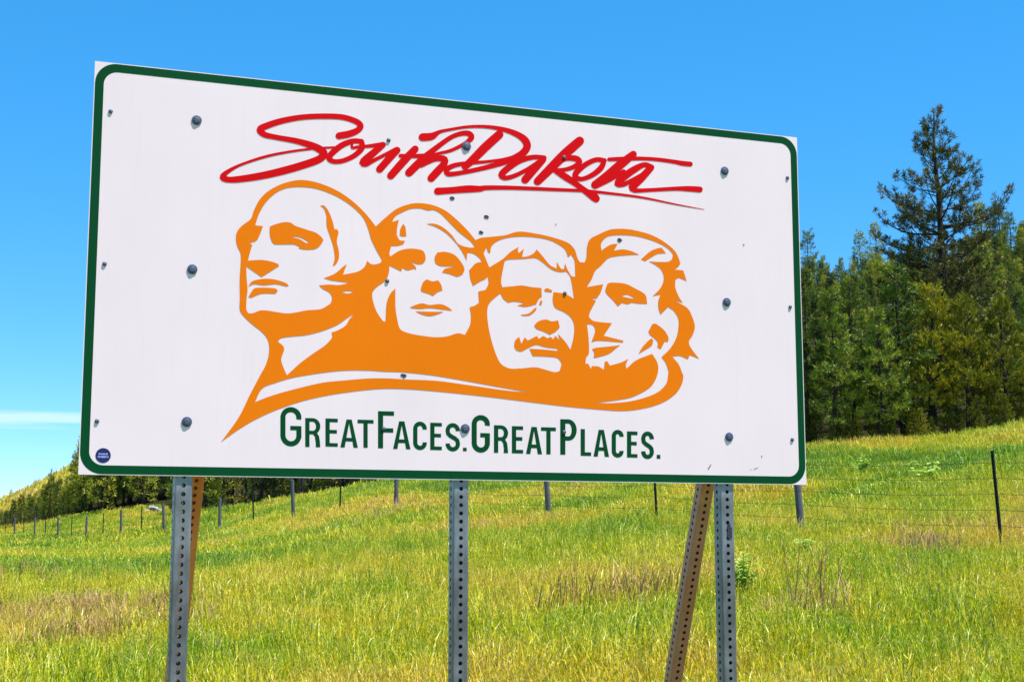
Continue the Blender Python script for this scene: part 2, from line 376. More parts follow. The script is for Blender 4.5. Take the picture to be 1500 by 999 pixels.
# generic flat fill of closed outlines (even-odd) in sign coordinates
def smooth_closed(pts, corner=48, step=3):
    P = [Vector(p) for p in pts]; n = len(P); o = []
    cor = []
    for i in range(n):
        a = (P[i] - P[i - 1]); b = (P[(i + 1) % n] - P[i])
        cor.append(a.length < 1e-6 or b.length < 1e-6 or math.degrees(a.angle(b)) > corner)
    for i in range(n):
        p0, p1, p2, p3 = P[i - 1], P[i], P[(i + 1) % n], P[(i + 2) % n]
        t1 = Vector((0, 0)) if cor[i] else (p2 - p0) * 0.5
        t2 = Vector((0, 0)) if cor[(i + 1) % n] else (p3 - p1) * 0.5
        L = (p2 - p1).length
        lim = 1.1 * L
        if t1.length > lim: t1 *= lim / t1.length
        if t2.length > lim: t2 *= lim / t2.length
        if cor[i]: t1 = (p2 - p1) * 1.0 if cor[(i + 1) % n] else (p2 - p1) * 2 * 0.5
        if cor[(i + 1) % n]: t2 = (p2 - p1)
        m_ = max(1, int(L / step))
        for s in range(m_):
            u = s / m_; h = u * u * (3 - 2 * u)
            o.append(p1 * (2 * u ** 3 - 3 * u * u + 1) + t1 * (u ** 3 - 2 * u * u + u) + p2 * (3 * u * u - 2 * u ** 3) + t2 * (u ** 3 - u * u))
    return [(p.x, p.y) for p in o]
def inside_eo(pt, polys):
    x, y = pt; c = np.zeros(len(x), bool)
    for po in polys:
        q = np.asarray(po); a = q; b = np.roll(q, -1, 0)
        for (x1, y1), (x2, y2) in zip(a, b):
            if y1 == y2: continue
            cond = ((y1 > y) != (y2 > y)) & (x < (x2 - x1) * (y - y1) / (y2 - y1) + x1); c ^= cond
    return c
def cdt(polys):
    vs, es = [], []
    for po in polys:
        k0 = len(vs); m_ = len(po); vs += [Vector(p) for p in po]; es += [(k0 + i, k0 + (i + 1) % m_) for i in range(m_)]
    v, e, f, *_ = delaunay_2d_cdt(vs, es, [], 0, 1e-6)
    return np.array([(p.x, p.y) for p in v]), f
def flat(name, polys, mat, y, parent, keep=None):
    v, f = cdt(polys); f = np.array([t_ for t_ in f if len(t_) == 3]); c = v[f].mean(1)
    k_ = inside_eo((c[:, 0], c[:, 1]), polys) if keep is None else keep(c)
    f = f[k_]; a = v[f]
    ar = (a[:, 1, 0] - a[:, 0, 0]) * (a[:, 2, 1] - a[:, 0, 1]) - (a[:, 1, 1] - a[:, 0, 1]) * (a[:, 2, 0] - a[:, 0, 0])
    f = [tuple(map(int, (t_ if s > 0 else t_[::-1]))) for t_, s in zip(f, ar) if abs(s) > 1e-12]
    return link(name, mesh(name, [(p[0], lay(y), p[1]) for p in v], f, mat), parent)
def rrect(x0, z0, x1, z1, r, n=10):
    o = []
    for cx, cz, a0 in ((x1 - r, z1 - r, 0), (x0 + r, z1 - r, 90), (x0 + r, z0 + r, 180), (x1 - r, z0 + r, 270)):
        o += [(cx + r * math.cos(R(a0 + 90 * i / n)), cz + r * math.sin(R(a0 + 90 * i / n))) for i in range(n + 1)]
    return o
bw = 0.0275; e = 0.0025
flat('border', [rrect(-PW / 2 + e, ZL + e, PW / 2 - e, ZL + PH - e, 0.062), rrect(-PW / 2 + bw, ZL + bw, PW / 2 - bw, ZL + PH - bw, 0.040)], M['green'], 0.0004, panel)

REG = {1: (300, 140, 380 / 1500), 2: (660, 140, 380 / 1500), 3: (310, 250, 260 / 1299), 4: (310, 430, 260 / 1129), 5: (530, 280, 200 / 869),
       6: (690, 320, 170 / 708), 7: (840, 320, 200 / 832), 8: (560, 470, 480 / 1500), 9: (390, 580, 0.2), 10: (670, 580, 320 / 1500)}
def px(r, pts): x0, y0, s = REG[r]; return [(x0 + p[0] * s, y0 + p[1] * s) for p in pts]
# --- the orange emblem: outlines read off the sign
outer = (px(4, [(60, 943), (170, 790), (240, 650), (300, 535), (345, 450), (365, 370), (358, 300), (322, 248), (250, 190), (195, 135), (178, 100), (179, 30)])
 + px(3, [(205, 800), (213, 620), (187, 553), (177, 500), (185, 450), (218, 408), (285, 355), (310, 290), (350, 215), (410, 155), (500, 105), (600, 76), (680, 72), (790, 95), (920, 150), (1030, 225), (1120, 310), (1170, 370), (1200, 410)])
 + px(5, [(150, 170), (220, 115), (300, 85), (360, 78), (430, 86), (490, 105), (545, 135), (610, 190), (670, 250), (722, 312), (770, 296), (845, 292)])
 + px(6, [(60, 118), (200, 105), (290, 82), (400, 95), (500, 118), (590, 150), (630, 190), (648, 245), (662, 268), (690, 270)])
 + px(7, [(68, 266), (78, 235), (82, 175), (100, 128), (160, 95), (230, 68), (320, 66), (400, 80), (480, 105), (560, 150), (620, 205), (648, 270), (640, 292), (614, 312), (668, 318), (688, 382), (640, 362), (620, 372), (620, 425), (642, 480), (665, 514), (612, 500), (690, 545), (722, 600), (738, 660), (725, 710), (702, 750), (715, 790), (765, 856), (708, 832), (696, 858), (645, 838), (600, 842), (640, 890), (662, 945)])
 + px(8, [(1377, 250), (1370, 290), (1340, 335), (1280, 375), (1200, 400), (1100, 412), (980, 405), (850, 393), (700, 375), (500, 350), (300, 328), (150, 315)])
 + px(4, [(1129, 605), (1000, 612), (850, 630), (700, 655), (550, 692), (400, 745), (280, 800), (170, 865)]))
h1 = (px(3, [(320, 396), (350, 310), (400, 230), (470, 165), (550, 130), (640, 122), (740, 130), (830, 155), (940, 205), (1040, 275), (1110, 350), (1145, 430), (1165, 500), (1200, 575), (1245, 655), (1235, 675), (1190, 688), (1160, 682), (1138, 660), (1120, 702), (1080, 735), (1020, 752), (960, 762), (975, 722), (990, 685), (960, 705), (900, 755), (820, 788), (880, 805), (1010, 822), (930, 838), (860, 835), (785, 840), (812, 866), (860, 893), (880, 930), (870, 970)])
 + px(4, [(740, 75), (690, 100), (600, 108), (540, 120), (480, 127), (420, 120), (360, 110), (310, 108), (260, 126), (232, 126), (220, 100), (222, 30)])
 + px(3, [(262, 870), (255, 780), (253, 702), (365, 780), (492, 700), (485, 685), (430, 665), (360, 655), (265, 660), (280, 600), (297, 545), (275, 530), (325, 515), (352, 470), (375, 408), (320, 402)]))
isl = [px(3, [(425, 410), (480, 390), (540, 378), (580, 384), (610, 405), (700, 435), (760, 455), (800, 485), (817, 510), (800, 540), (765, 572), (700, 580), (638, 572), (640, 556), (600, 542), (520, 542), (460, 540), (440, 520), (425, 470)]),
 px(3, [(580, 488), (620, 485), (670, 500), (715, 530), (690, 531), (640, 502)]),
 px(3, [(793, 257), (822, 256), (850, 290), (880, 360), (898, 430), (918, 432), (928, 455), (915, 520), (930, 590), (928, 650), (905, 690), (885, 698), (900, 640), (890, 560), (865, 480), (842, 410), (838, 330), (820, 280)]),
 px(3, [(268, 850), (290, 815), (330, 800), (400, 792), (470, 800), (540, 822), (565, 842), (545, 848), (470, 832), (380, 840), (310, 832)]),
 px(3, [(268, 925), (300, 875), (320, 860), (400, 858), (470, 865), (483, 882), (465, 902), (400, 900), (350, 905), (290, 930)]),
 px(3, [(945, 890), (990, 882), (1040, 886), (1000, 900)])]
h2 = px(4, [(420, 305), (440, 285), (500, 275), (600, 265), (700, 240), (800, 200), (850, 165), (905, 128), (875, 165), (850, 205), (800, 235), (762, 248), (765, 280), (720, 330), (640, 385), (560, 445), (478, 520), (460, 480), (442, 420), (460, 360), (455, 335)])
h3 = (px(4, [(275, 690), (320, 605), (400, 570), (520, 535), (700, 505), (850, 490), (1000, 490)]) + px(8, [(0, 232), (100, 236), (230, 250), (380, 275), (500, 297), (675, 328), (560, 318), (400, 295), (250, 275), (100, 268)])
 + px(4, [(1129, 540), (1000, 540), (850, 552), (700, 568), (520, 610), (380, 650)]))
h4 = px(5, [(190, 198), (215, 160), (260, 135), (310, 115), (370, 112), (420, 125), (455, 122), (500, 145), (560, 205), (620, 265), (690, 320), (720, 360), (680, 360), (615, 338), (575, 285), (520, 235), (465, 210), (410, 209), (470, 230), (530, 265), (580, 312), (620, 360), (650, 410), (665, 445), (671, 392), (710, 400), (745, 425), (763, 452), (725, 460), (697, 488), (682, 505), (690, 560), (707, 605), (745, 580), (785, 560), (801, 545), (805, 590), (785, 630), (740, 640), (745, 710), (720, 728), (685, 740), (693, 790), (688, 850), (655, 915), (610, 905), (540, 925), (470, 930), (390, 922), (300, 905), (245, 880), (225, 820), (213, 740), (212, 620), (180, 655), (158, 710), (152, 790), (150, 830), (135, 828), (95, 770), (70, 700), (66, 650), (90, 615), (150, 570), (170, 525), (175, 475), (250, 512), (258, 490), (290, 505), (330, 495), (345, 502), (340, 480), (306, 447), (350, 466), (385, 465), (404, 440), (400, 400), (380, 377), (310, 367), (240, 380), (180, 417), (174, 398), (187, 350), (220, 350), (260, 340), (275, 318), (240, 315), (222, 280), (225, 230), (235, 185)])
isl += [px(5, [(240, 285), (245, 240), (263, 210), (276, 230), (283, 288), (262, 290)]),
 px(5, [(465, 415), (480, 392), (530, 388), (585, 405), (625, 445), (652, 495), (640, 532), (605, 545), (560, 530), (510, 518), (527, 496), (560, 488), (600, 484), (560, 480), (500, 478), (470, 462), (463, 440)]),
 px(5, [(375, 620), (390, 580), (412, 562), (450, 575), (485, 568), (505, 600), (512, 632), (480, 645), (452, 668), (425, 655), (378, 640)]),
 px(5, [(305, 740), (350, 722), (385, 715), (430, 725), (500, 720), (550, 740), (575, 762), (520, 755), (430, 745), (370, 750), (320, 746)]),
 px(5, [(340, 765), (430, 768), (520, 768), (480, 785), (430, 796), (380, 785)])]
h5 = px(6, [(75, 215), (93, 178), (102, 208), (115, 213), (125, 170), (160, 140), (220, 120), (300, 112), (400, 118), (480, 135), (540, 165), (575, 195), (590, 238), (610, 222), (630, 260), (635, 357), (612, 352), (590, 318), (572, 276), (565, 312), (545, 305), (522, 265), (522, 307), (480, 285), (430, 225), (398, 190), (380, 215), (340, 233), (310, 236), (321, 185), (292, 212), (284, 200), (290, 175), (240, 205), (190, 250), (110, 300), (90, 250)])
h6 = px(6, [(205, 260), (230, 252), (320, 248), (390, 243), (430, 265), (490, 312), (540, 328), (580, 325), (605, 360), (628, 492), (595, 472), (560, 458), (502, 450), (497, 500), (512, 545), (565, 572), (605, 602), (627, 650), (625, 720), (605, 802), (575, 755), (530, 705), (538, 742), (512, 716), (500, 738), (484, 722), (466, 732), (440, 717), (412, 735), (400, 717), (345, 745), (326, 725), (306, 765), (292, 722), (268, 745), (262, 780), (275, 805), (305, 812), (345, 792), (395, 772), (450, 785), (525, 795), (525, 808), (440, 800), (355, 795), (375, 840), (460, 843), (525, 852), (552, 885), (540, 930), (510, 938), (450, 922), (390, 908), (300, 915), (235, 915), (185, 890), (155, 840), (125, 750), (105, 660), (97, 570), (110, 520), (150, 480), (178, 458), (195, 490), (225, 515), (262, 508), (325, 518), (280, 532), (330, 540), (395, 525), (414, 490), (430, 480), (428, 425), (370, 420), (310, 410), (250, 415), (190, 420), (182, 390), (190, 330)])
isl += [px(6, [(445, 435), (462, 425), (495, 440), (490, 452), (450, 447)]), px(6, [(416, 518), (424, 500), (434, 505), (428, 530), (415, 528)]),
 px(6, [(300, 588), (350, 580), (385, 550), (399, 543), (395, 560), (360, 590), (320, 595)]),
 px(6, [(383, 655), (410, 628), (455, 617), (490, 628), (530, 622), (540, 665), (515, 690), (480, 710), (440, 690), (400, 675)])]
h7 = (px(7, [(170, 197), (166, 160), (185, 128), (220, 108), (300, 103), (380, 110), (460, 130), (530, 158), (580, 190), (605, 220), (600, 250), (575, 265), (520, 266), (457, 263), (490, 280), (530, 310), (548, 350), (545, 390), (525, 430), (482, 474), (528, 465), (515, 510), (518, 555), (530, 586), (575, 540), (610, 565), (635, 605), (640, 645), (628, 720), (590, 790), (535, 845), (560, 880), (577, 930)])
 + px(8, [(1308, 245), (1297, 290), (1250, 332), (1150, 365), (1050, 376), (975, 375), (1080, 362), (1150, 346), (1220, 308), (1250, 268), (1262, 225)])
 + px(7, [(508, 875), (478, 825), (380, 865), (322, 915), (318, 890), (334, 855), (290, 877), (220, 897), (205, 870), (190, 872), (184, 922), (150, 902), (110, 900), (106, 918), (88, 885), (72, 885), (76, 850), (93, 820), (90, 720), (80, 645), (112, 648), (130, 672), (128, 700), (108, 754), (150, 745), (300, 756), (303, 745), (182, 715), (233, 638), (190, 635), (120, 625), (92, 600), (100, 570), (136, 502), (104, 490), (140, 489), (165, 450), (180, 402), (80, 419), (110, 370), (132, 320), (165, 290), (210, 245), (260, 232), (330, 225), (400, 222), (350, 200), (300, 190), (245, 197), (268, 156), (235, 158), (200, 175)]))
isl += [px(7, [(410, 250), (465, 203), (505, 185), (535, 179), (562, 213), (510, 218), (470, 240), (435, 262)]),
 px(7, [(193, 440), (205, 400), (225, 392), (310, 398), (370, 425), (435, 465), (448, 521), (400, 520), (350, 515), (330, 523), (295, 515), (270, 536), (240, 500), (205, 465)]),
 px(7, [(290, 476), (320, 465), (350, 475), (376, 494), (340, 486)]),
 px(7, [(112, 795), (140, 788), (220, 780), (284, 772), (260, 790), (215, 825), (150, 845), (122, 851), (125, 820)]),
 px(7, [(455, 690), (478, 645), (500, 642), (550, 680), (577, 725), (575, 752), (555, 750), (530, 797), (510, 785), (512, 755), (490, 730), (465, 710)]),
 px(7, [(395, 825), (415, 790), (450, 750), (475, 730), (485, 745), (475, 775), (430, 805)])]
emb = [[on_sign(*p) for p in smooth_closed(po, step=1.6)] for po in [outer, h1, h2, h3, h4, h5, h6, h7] + isl]
o = flat('emblem', emb, M['orange'], 0.0006, panel); tag(o, 'orange emblem of four carved stone faces in a row')
# --- the red brush script
ST = [(1, [(775, 235, 40), (830, 225, 40), (880, 205, 36), (900, 180, 36), (880, 155, 33), (800, 128, 32), (690, 122, 32), (560, 128, 32), (440, 150, 35), (350, 180, 38), (318, 200, 40), (345, 228, 34), (420, 245, 30), (530, 265, 33), (620, 292, 40), (672, 318, 44), (688, 342, 46), (660, 370, 44), (580, 400, 44), (460, 435, 44), (330, 465, 42), (200, 485, 38), (135, 488, 34), (103, 474, 36), (125, 447, 26), (200, 405, 16), (350, 355, 16), (500, 325, 14), (640, 308, 13), (775, 300, 12)]),
 (1, [(905, 268, 30), (860, 265, 30), (800, 285, 34), (745, 325, 36), (717, 362, 34), (745, 383, 28), (800, 378, 28), (865, 348, 30), (908, 305, 34), (905, 268, 30)]),
 (1, [(850, 285, 16), (852, 305, 16), (880, 300, 18), (940, 295, 20), (1030, 285, 30)]), (1, [(1030, 287, 34), (970, 337, 42), (912, 388, 42), (930, 398, 34), (970, 380, 24), (1040, 345, 22), (1110, 315, 34)]),
 (1, [(1112, 318, 38), (1060, 372, 42), (1010, 428, 42)]), (1, [(1215, 312, 42), (1150, 380, 46), (1075, 465, 44)]), (1, [(1130, 350, 22), (1200, 352, 24), (1290, 350, 28)]),
 (1, [(1180, 448, 46), (1250, 380, 46), (1330, 310, 32), (1420, 245, 27), (1481, 222, 28), (1525, 222, 32), (1541, 245, 34), (1505, 278, 24), (1420, 320, 20), (1340, 340, 18), (1285, 368, 24)]),
 (1, [(1250, 405, 28), (1330, 367, 34), (1385, 370, 38), (1380, 400, 42), (1340, 445, 46), (1308, 480, 44)]),
 (1, [(1258, 243, 46), (1312, 238, 42), (1355, 213, 22), (1421, 198, 17), (1521, 183, 17), (1621, 182, 20), (1721, 197, 26), (1801, 225, 34), (1850, 260, 42), (1862, 300, 44), (1831, 340, 42), (1761, 375, 36), (1671, 405, 30), (1571, 430, 27), (1471, 450, 26), (1405, 455, 30), (1398, 430, 32), (1435, 408, 28), (1500, 395, 24), (1621, 385, 18), (1721, 372, 18), (1791, 355, 20)]),
 (2, [(280, 228, 50), (200, 300, 52), (130, 370, 48), (82, 412, 40)]),
 (2, [(540, 362, 28), (480, 358, 28), (400, 378, 34), (330, 422, 38), (293, 460, 38), (315, 478, 28), (370, 465, 26), (440, 430, 24), (510, 385, 26)]), (2, [(533, 372, 40), (480, 430, 46), (430, 488, 46)]),
 (2, [(745, 265, 52), (660, 340, 56), (570, 430, 52), (502, 498, 46)]), (2, [(600, 405, 30), (660, 368, 28), (722, 366, 36), (745, 386, 32), (715, 412, 28), (660, 430, 24), (600, 434, 22)]), (2, [(590, 425, 30), (660, 470, 40), (720, 510, 34), (780, 555, 36), (830, 588, 50), (840, 598, 44)]),
 (2, [(888, 378, 28), (840, 373, 28), (780, 400, 31), (727, 445, 36), (722, 475, 34), (760, 484, 26), (820, 460, 30), (868, 420, 34), (888, 378, 28)]),
 (2, [(1055, 342, 42), (980, 402, 52), (900, 470, 52), (835, 518, 48)]), (2, [(850, 520, 30), (930, 482, 26), (1000, 440, 24)]), (2, [(915, 371, 22), (1000, 368, 25), (1100, 366, 22), (1200, 372, 22), (1300, 386, 24), (1340, 394, 28), (1385, 398, 28)]),
 (2, [(1160, 418, 34), (1120, 402, 30), (1060, 430, 40), (990, 480, 44), (962, 512, 34), (1000, 515, 28), (1080, 475, 26), (1150, 435, 28)]), (2, [(1158, 418, 38), (1100, 480, 46), (1050, 530, 46), (1062, 550, 28), (1150, 548, 22), (1300, 540, 24), (1380, 541, 32), (1440, 545, 34)]),
 (1, [(1345, 555, 42), (1421, 550, 38), (1521, 542, 42), (1591, 541, 34), (1621, 535, 28), (1771, 535, 24), (2021, 545, 20), (2201, 553, 18), (2321, 565, 16), (2521, 590, 13), (2721, 630, 8), (2886, 660, 3)])]
def stroke(pts, step=2.0):                          # sampled centre line with half widths
    P = [Vector(p) for p in pts]; o = []
    for i in range(len(P) - 1):
        p0, p1, p2, p3 = P[max(i - 1, 0)], P[i], P[i + 1], P[min(i + 2, len(P) - 1)]
        L = (p2 - p1).xy.length; m_ = max(2, int(L / step))
        t1, t2 = (p2 - p0) * .5, (p3 - p1) * .5
        for tt in (t1, t2):
            if tt.length > 1.1 * L: tt *= 1.1 * L / tt.length
        for s in range(m_):
            u = s / m_
            o.append(p1 * (2 * u ** 3 - 3 * u * u + 1) + t1 * (u ** 3 - 2 * u * u + u) + p2 * (3 * u * u - 2 * u ** 3) + t2 * (u ** 3 - u * u))
    o.append(P[-1]); return o
def outline(S):
    L_, R_ = [], []
    for i, p in enumerate(S):
        tg = (S[min(i + 1, len(S) - 1)] - S[max(i - 1, 0)]).xy
        if tg.length < 1e-6: tg = Vector((1, 0))
        tg.normalize(); nn = Vector((-tg.y, tg.x)) * p.z / 2
        L_.append(p.xy + nn); R_.append(p.xy - nn)
    def cap(c, r, d):
        a0 = math.atan2(d.y, d.x); return [c + Vector((math.cos(a0 + R(an)), math.sin(a0 + R(an)))) * r for an in (60, 30, 0, -30, -60)]
    d1 = (S[-1] - S[-2]).xy; d0 = (S[0] - S[1]).xy
    return [tuple(p) for p in L_ + cap(S[-1].xy, S[-1].z / 2, d1) + R_[::-1] + cap(S[0].xy, S[0].z / 2, d0)]
def strokes_flat(name, SS, mat, y, parent):         # union of brush strokes, SS in pixels with width
    polys = [outline(S) for S in SS]
    segs = [(a, b) for S in SS for a, b in zip(S[:-1], S[1:])]
    A_ = np.array([(a.x, a.y, a.z / 2) for a, b in segs]); B_ = np.array([(b.x, b.y, b.z / 2) for a, b in segs])
    v, f = cdt(polys); f = np.array([t_ for t_ in f if len(t_) == 3]); c = v[f].mean(1)
    d = B_[:, :2] - A_[:, :2]; dd = np.maximum((d * d).sum(1), 1e-9); k_ = np.zeros(len(c), bool)
    for j in range(len(A_)):
        s = np.clip(((c - A_[j, :2]) @ d[j]) / dd[j], 0, 1)
        q_ = A_[j, :2] + s[:, None] * d[j]; rad = A_[j, 2] + s * (B_[j, 2] - A_[j, 2])
        k_ |= ((c - q_) ** 2).sum(1) < (rad * 1.01) ** 2
    f = f[k_]
    vv = [(a, lay(y), b) for a, b in (on_sign(*p) for p in v)]
    fs = []
    for t_ in f:
        a, b, c_ = (vv[i] for i in t_)
        ar = (b[0] - a[0]) * (c_[2] - a[2]) - (b[2] - a[2]) * (c_[0] - a[0])
        if abs(ar) > 1e-12: fs.append(tuple(int(i) for i in (t_ if ar > 0 else t_[::-1])))
    return link(name, mesh(name, vv, fs, mat), parent)
SS = []
for r, pts in ST:
    x0, y0, s = REG[r]; SS.append(stroke([(x0 + a * s, y0 + b * s, c * s) for a, b, c in pts]))
o = strokes_flat('script_lettering', SS, M['red'], 0.0008, panel); tag(o, 'red brush script reading South Dakota')
# --- the green slogan, one object per letter
def arc(cx, cy, rx, ry, a0, a1, n=14): return [(cx + rx * math.cos(R(a0 + (a1 - a0) * i / n)), cy + ry * math.sin(R(a0 + (a1 - a0) * i / n))) for i in range(n + 1)]
def glyph(ch, W_, H_, s, h):                        # outlines in a W x H box, y up; s stem, h bar
    if ch == 'E': return [[(0, 0), (W_, 0), (W_, h), (s, h), (s, .47 * H_), (W_ * .93, .47 * H_), (W_ * .93, .47 * H_ + h), (s, .47 * H_ + h), (s, H_ - h), (W_, H_ - h), (W_, H_), (0, H_)]]
    if ch == 'F': return [[(0, 0), (s, 0), (s, .43 * H_), (W_ * .95, .43 * H_), (W_ * .95, .43 * H_ + h), (s, .43 * H_ + h), (s, H_ - h), (W_, H_ - h), (W_, H_), (0, H_)]]
    if ch == 'L': return [[(0, 0), (W_, 0), (W_, h), (s, h), (s, H_), (0, H_)]]
    if ch == 'T': c = W_ / 2; return [[(c - s / 2, 0), (c + s / 2, 0), (c + s / 2, H_ - h), (W_, H_ - h), (W_, H_), (0, H_), (0, H_ - h), (c - s / 2, H_ - h)]]
    if ch == '.': return [[(0, 0), (W_, 0), (W_, H_), (0, H_)]]
    if ch == 'A':
        c = W_ / 2; k_ = s * .62
        f = lambda y: (c - k_) * y / H_             # outer left edge
        y1, y2 = .22 * H_, .22 * H_ + h
        il = lambda y: s * 1.02 + (c - s * 1.02) * y / (H_ * .90)
        return [[(0, 0), (s * 1.02, 0), (il(y1), y1), (W_ - il(y1), y1), (W_ - s * 1.02, 0), (W_, 0), (c + k_, H_), (c - k_, H_)], [(il(y2), y2), (W_ - il(y2), y2), (c, H_ * .86)]]
    if ch in 'PR':
        yb = (.40 if ch == 'P' else .44) * H_; ry = (H_ - yb) / 2; rx = min(ry, W_ * .5); cx = W_ - rx
        o_ = [(0, 0), (s, 0), (s, yb)]
        if ch == 'R': o_ += [(W_ * .52, yb), (W_ * .64, yb * .82), (W_ * .70, yb * .35), (W_ - s * 1.05, 0), (W_, 0), (W_ * .97, yb * .5), (W_ * .92, yb * .85), (W_ * .80, yb * 1.08)] + arc(cx, yb + ry, rx, ry, -55, 90)
        else: o_ += arc(cx, yb + ry, rx, ry, -90, 90)
        o_ += [(0, H_)]
        i_ = [(s, yb + h)] + arc(cx, yb + ry, rx - s, ry - h, -90, 90) + [(s, H_ - h)]
        return [o_, i_]
    rx, ry = W_ / 2, W_ * .52; a, b = rx - s / 2, ry - s / 2
    if ch == 'C': return ('S', arc(rx, H_ - ry, a, b, -8, 180) + arc(rx, ry, a, b, 180, 368))
    if ch == 'G': return ('S', arc(rx, H_ - ry * .95, a, b * .92, -14, 180) + arc(rx, ry, a, b, 180, 360) + [(W_ - s / 2, .52 * H_ - h / 2), (W_ * .48, .52 * H_ - h / 2)])
    if ch == 'S':
        ry = H_ * .27; b = ry - s / 2
        return ('S', arc(rx, H_ - ry, a, b, -2, 180) + [(rx - a * .9, H_ * .62), (rx - a * .45, H_ * .545), (rx + a * .45, H_ * .455), (rx + a * .9, H_ * .38)] + arc(rx, ry, a, b, 0, -182))
LET = {9: [('G', 103, 257, 80, 368), ('R', 285, 395, 162, 373), ('E', 433, 523, 165, 370), ('A', 542, 670, 172, 377), ('T', 668, 785, 174, 378), ('F', 818, 935, 112, 383), ('A', 928, 1055, 185, 388), ('C', 1075, 1175, 187, 395), ('E', 1200, 1285, 196, 395), ('S', 1312, 1418, 198, 405), ('.', 1440, 1467, 378, 403)],
       10: [('G', 97, 222, 130, 388), ('R', 250, 347, 201, 390), ('E', 373, 450, 207, 393), ('A', 470, 580, 212, 398), ('T', 573, 675, 215, 400), ('P', 705, 818, 160, 403), ('L', 845, 917, 227, 410), ('A', 933, 1040, 232, 416), ('C', 1058, 1140, 232, 422), ('E', 1163, 1235, 243, 422), ('S', 1260, 1348, 243, 432), ('.', 1367, 1392, 403, 430)]}
for r, rows in LET.items():
    x0, y0, sc = REG[r]; kk = 1.0 if r == 9 else 0.94
    for ch, xa, xb, yt, yb in rows:
        big = ch in 'GFP'; s = (37 if big else 31) * kk; h = (31 if big else 26) * kk
        Wd, Hd = xb - xa, yb - yt; sl = 0.026
        T = lambda p: (x0 + (xa + p[0]) * sc, y0 + (yb - p[1] + sl * (p[0] - Wd / 2)) * sc)
        gl = glyph(ch, Wd, Hd, s, h)
        if gl[0] == 'S':
            S = [Vector((*T(p), s * sc)) for p in gl[1]]
            L_ = outline(S); m_ = len(S)
            L_ = L_[:m_] + L_[m_ + 5:2 * m_ + 5]       # flat ends, no round caps
            o = flat('letter', [[on_sign(*p) for p in L_]], M['green'], 0.0005, panel) if ch != 'G' else None
            if ch == 'G':
                # the G turns sharply into its bar: fill the union of its strokes
                n1 = m_ - 2
                polys = [outline(S[:n1]), outline([S[n1 - 1], S[n1]]), outline([S[n1], S[n1 + 1]])]
                sa = Vector((*T((Wd - s, Hd * .52)), 0)); box1 = [T((Wd - s, Hd * .22)), T((Wd, Hd * .22)), T((Wd, Hd * .52)), T((Wd * .47, Hd * .52)), T((Wd * .47, Hd * .52 - h)), T((Wd - s, Hd * .52 - h))]
                body = outline(S[:n1]); body = body[:n1] + body[n1 + 5:2 * n1 + 5]
                pb = [[on_sign(*p) for p in body], [on_sign(*p) for p in box1]]
                o = flat('letter', pb, M['green'], 0.0005, panel, keep=lambda c: inside_eo((c[:, 0], c[:, 1]), pb[:1]) | inside_eo((c[:, 0], c[:, 1]), pb[1:]))
        else:
            o = flat('letter', [[on_sign(*T(p)) for p in po] for po in gl], M['green'], 0.0005, panel)
        o['label'] = 'dark green letter %s of the slogan' % ch if ch != '.' else 'dark green full stop of the slogan'
# --- sticker, bolts, dents
cu, cz = on_sign(151, 667)
circ = lambda r, n=28: [(cu + r * math.cos(2 * math.pi * i / n), cz + r * math.sin(2 * math.pi * i / n)) for i in range(n)]
st = link('sticker', mesh('sticker', [(p[0], lay(.0006), p[1]) for p in circ(.0212)], [tuple(range(28))], M['navy']), panel)
st['label'] = 'small round navy sticker with pale lettering'
mbs = MB()
rs = random.Random(3)
for row, (dz, hw, hh) in enumerate(((0.004, .013, .0022), (-0.004, .015, .0024))):   # two lines too worn to read
    x = -hw
    while x < hw - .002:
        ww = rs.uniform(.0012, .0026); hb = hh * rs.uniform(.7, 1.3)
        mbs.add([(cu + x, lay(.0009), cz + dz - hb), (cu + x + ww, lay(.0009), cz + dz - hb), (cu + x + ww, lay(.0009), cz + dz + hb), (cu + x, lay(.0009), cz + dz + hb)], [(0, 1, 2, 3)]); x += ww + .0007
link('sticker_print', mbs.mesh('sticker_print', M['pale']), panel)
MX = Matrix.Rotation(math.pi / 2, 4, 'X')            # local z -> -y (towards the viewer)
bb = MB(); bb.lathe([(.0150, 0), (.0150, .0018), (.0125, .0024), (.0092, .0026), (.0088, .0042), (.0070, .0050), (.003, .0052)], (0, 0, 0), 18, MX)
bolt_me = bb.mesh('bolt', M['bolt'], False)
rb = MB(); rb.lathe([(.0066, 0), (.0064, .0012), (.0046, .0026), (.002, .0032)], (0, 0, 0), 12, MX); rivet_me = rb.mesh('rivet', M['bolt'], True)
for p in ((288, 177), (683, 215), (1061, 251), (281.5, 395), (1064, 443), (273.5, 618), (681, 628), (1067.5, 640), (682, 422)):
    if p == (682, 422): continue
    a, b = on_sign(*p); link('bolt', bolt_me, panel, (a, lay(.0009), b))
for p in ((162, 164), (153, 387), (142, 617), (1153, 261), (1157, 450), (1160, 644), (569, 206), (826, 231), (827, 430), (567, 412), (561.5, 628), (826, 633)):
    a, b = on_sign(*p); link('rivet', rivet_me, panel, (a, lay(.0011), b))
for p, r, n_ in (((662, 291), .0075, 7), ((712, 318), .0085, 9), ((704, 341), .007, 7), ((907, 352), .0085, 8), ((591, 550), .008, 8), ((1089, 359), .003, 6), ((814, 329), .0025, 5)):
    a, b = on_sign(*p); rr = random.Random(int(p[0]))
    pts = [(a + 1.3 * r * (0.7 + .4 * rr.random()) * math.cos(2 * math.pi * i / n_), lay(.0013), b + r * (.5 + .5 * rr.random()) * math.sin(2 * math.pi * i / n_)) for i in range(n_)]
    link('bullet_dent', mesh('bullet_dent', pts, [tuple(range(n_))], M['scuff_slot']), panel)
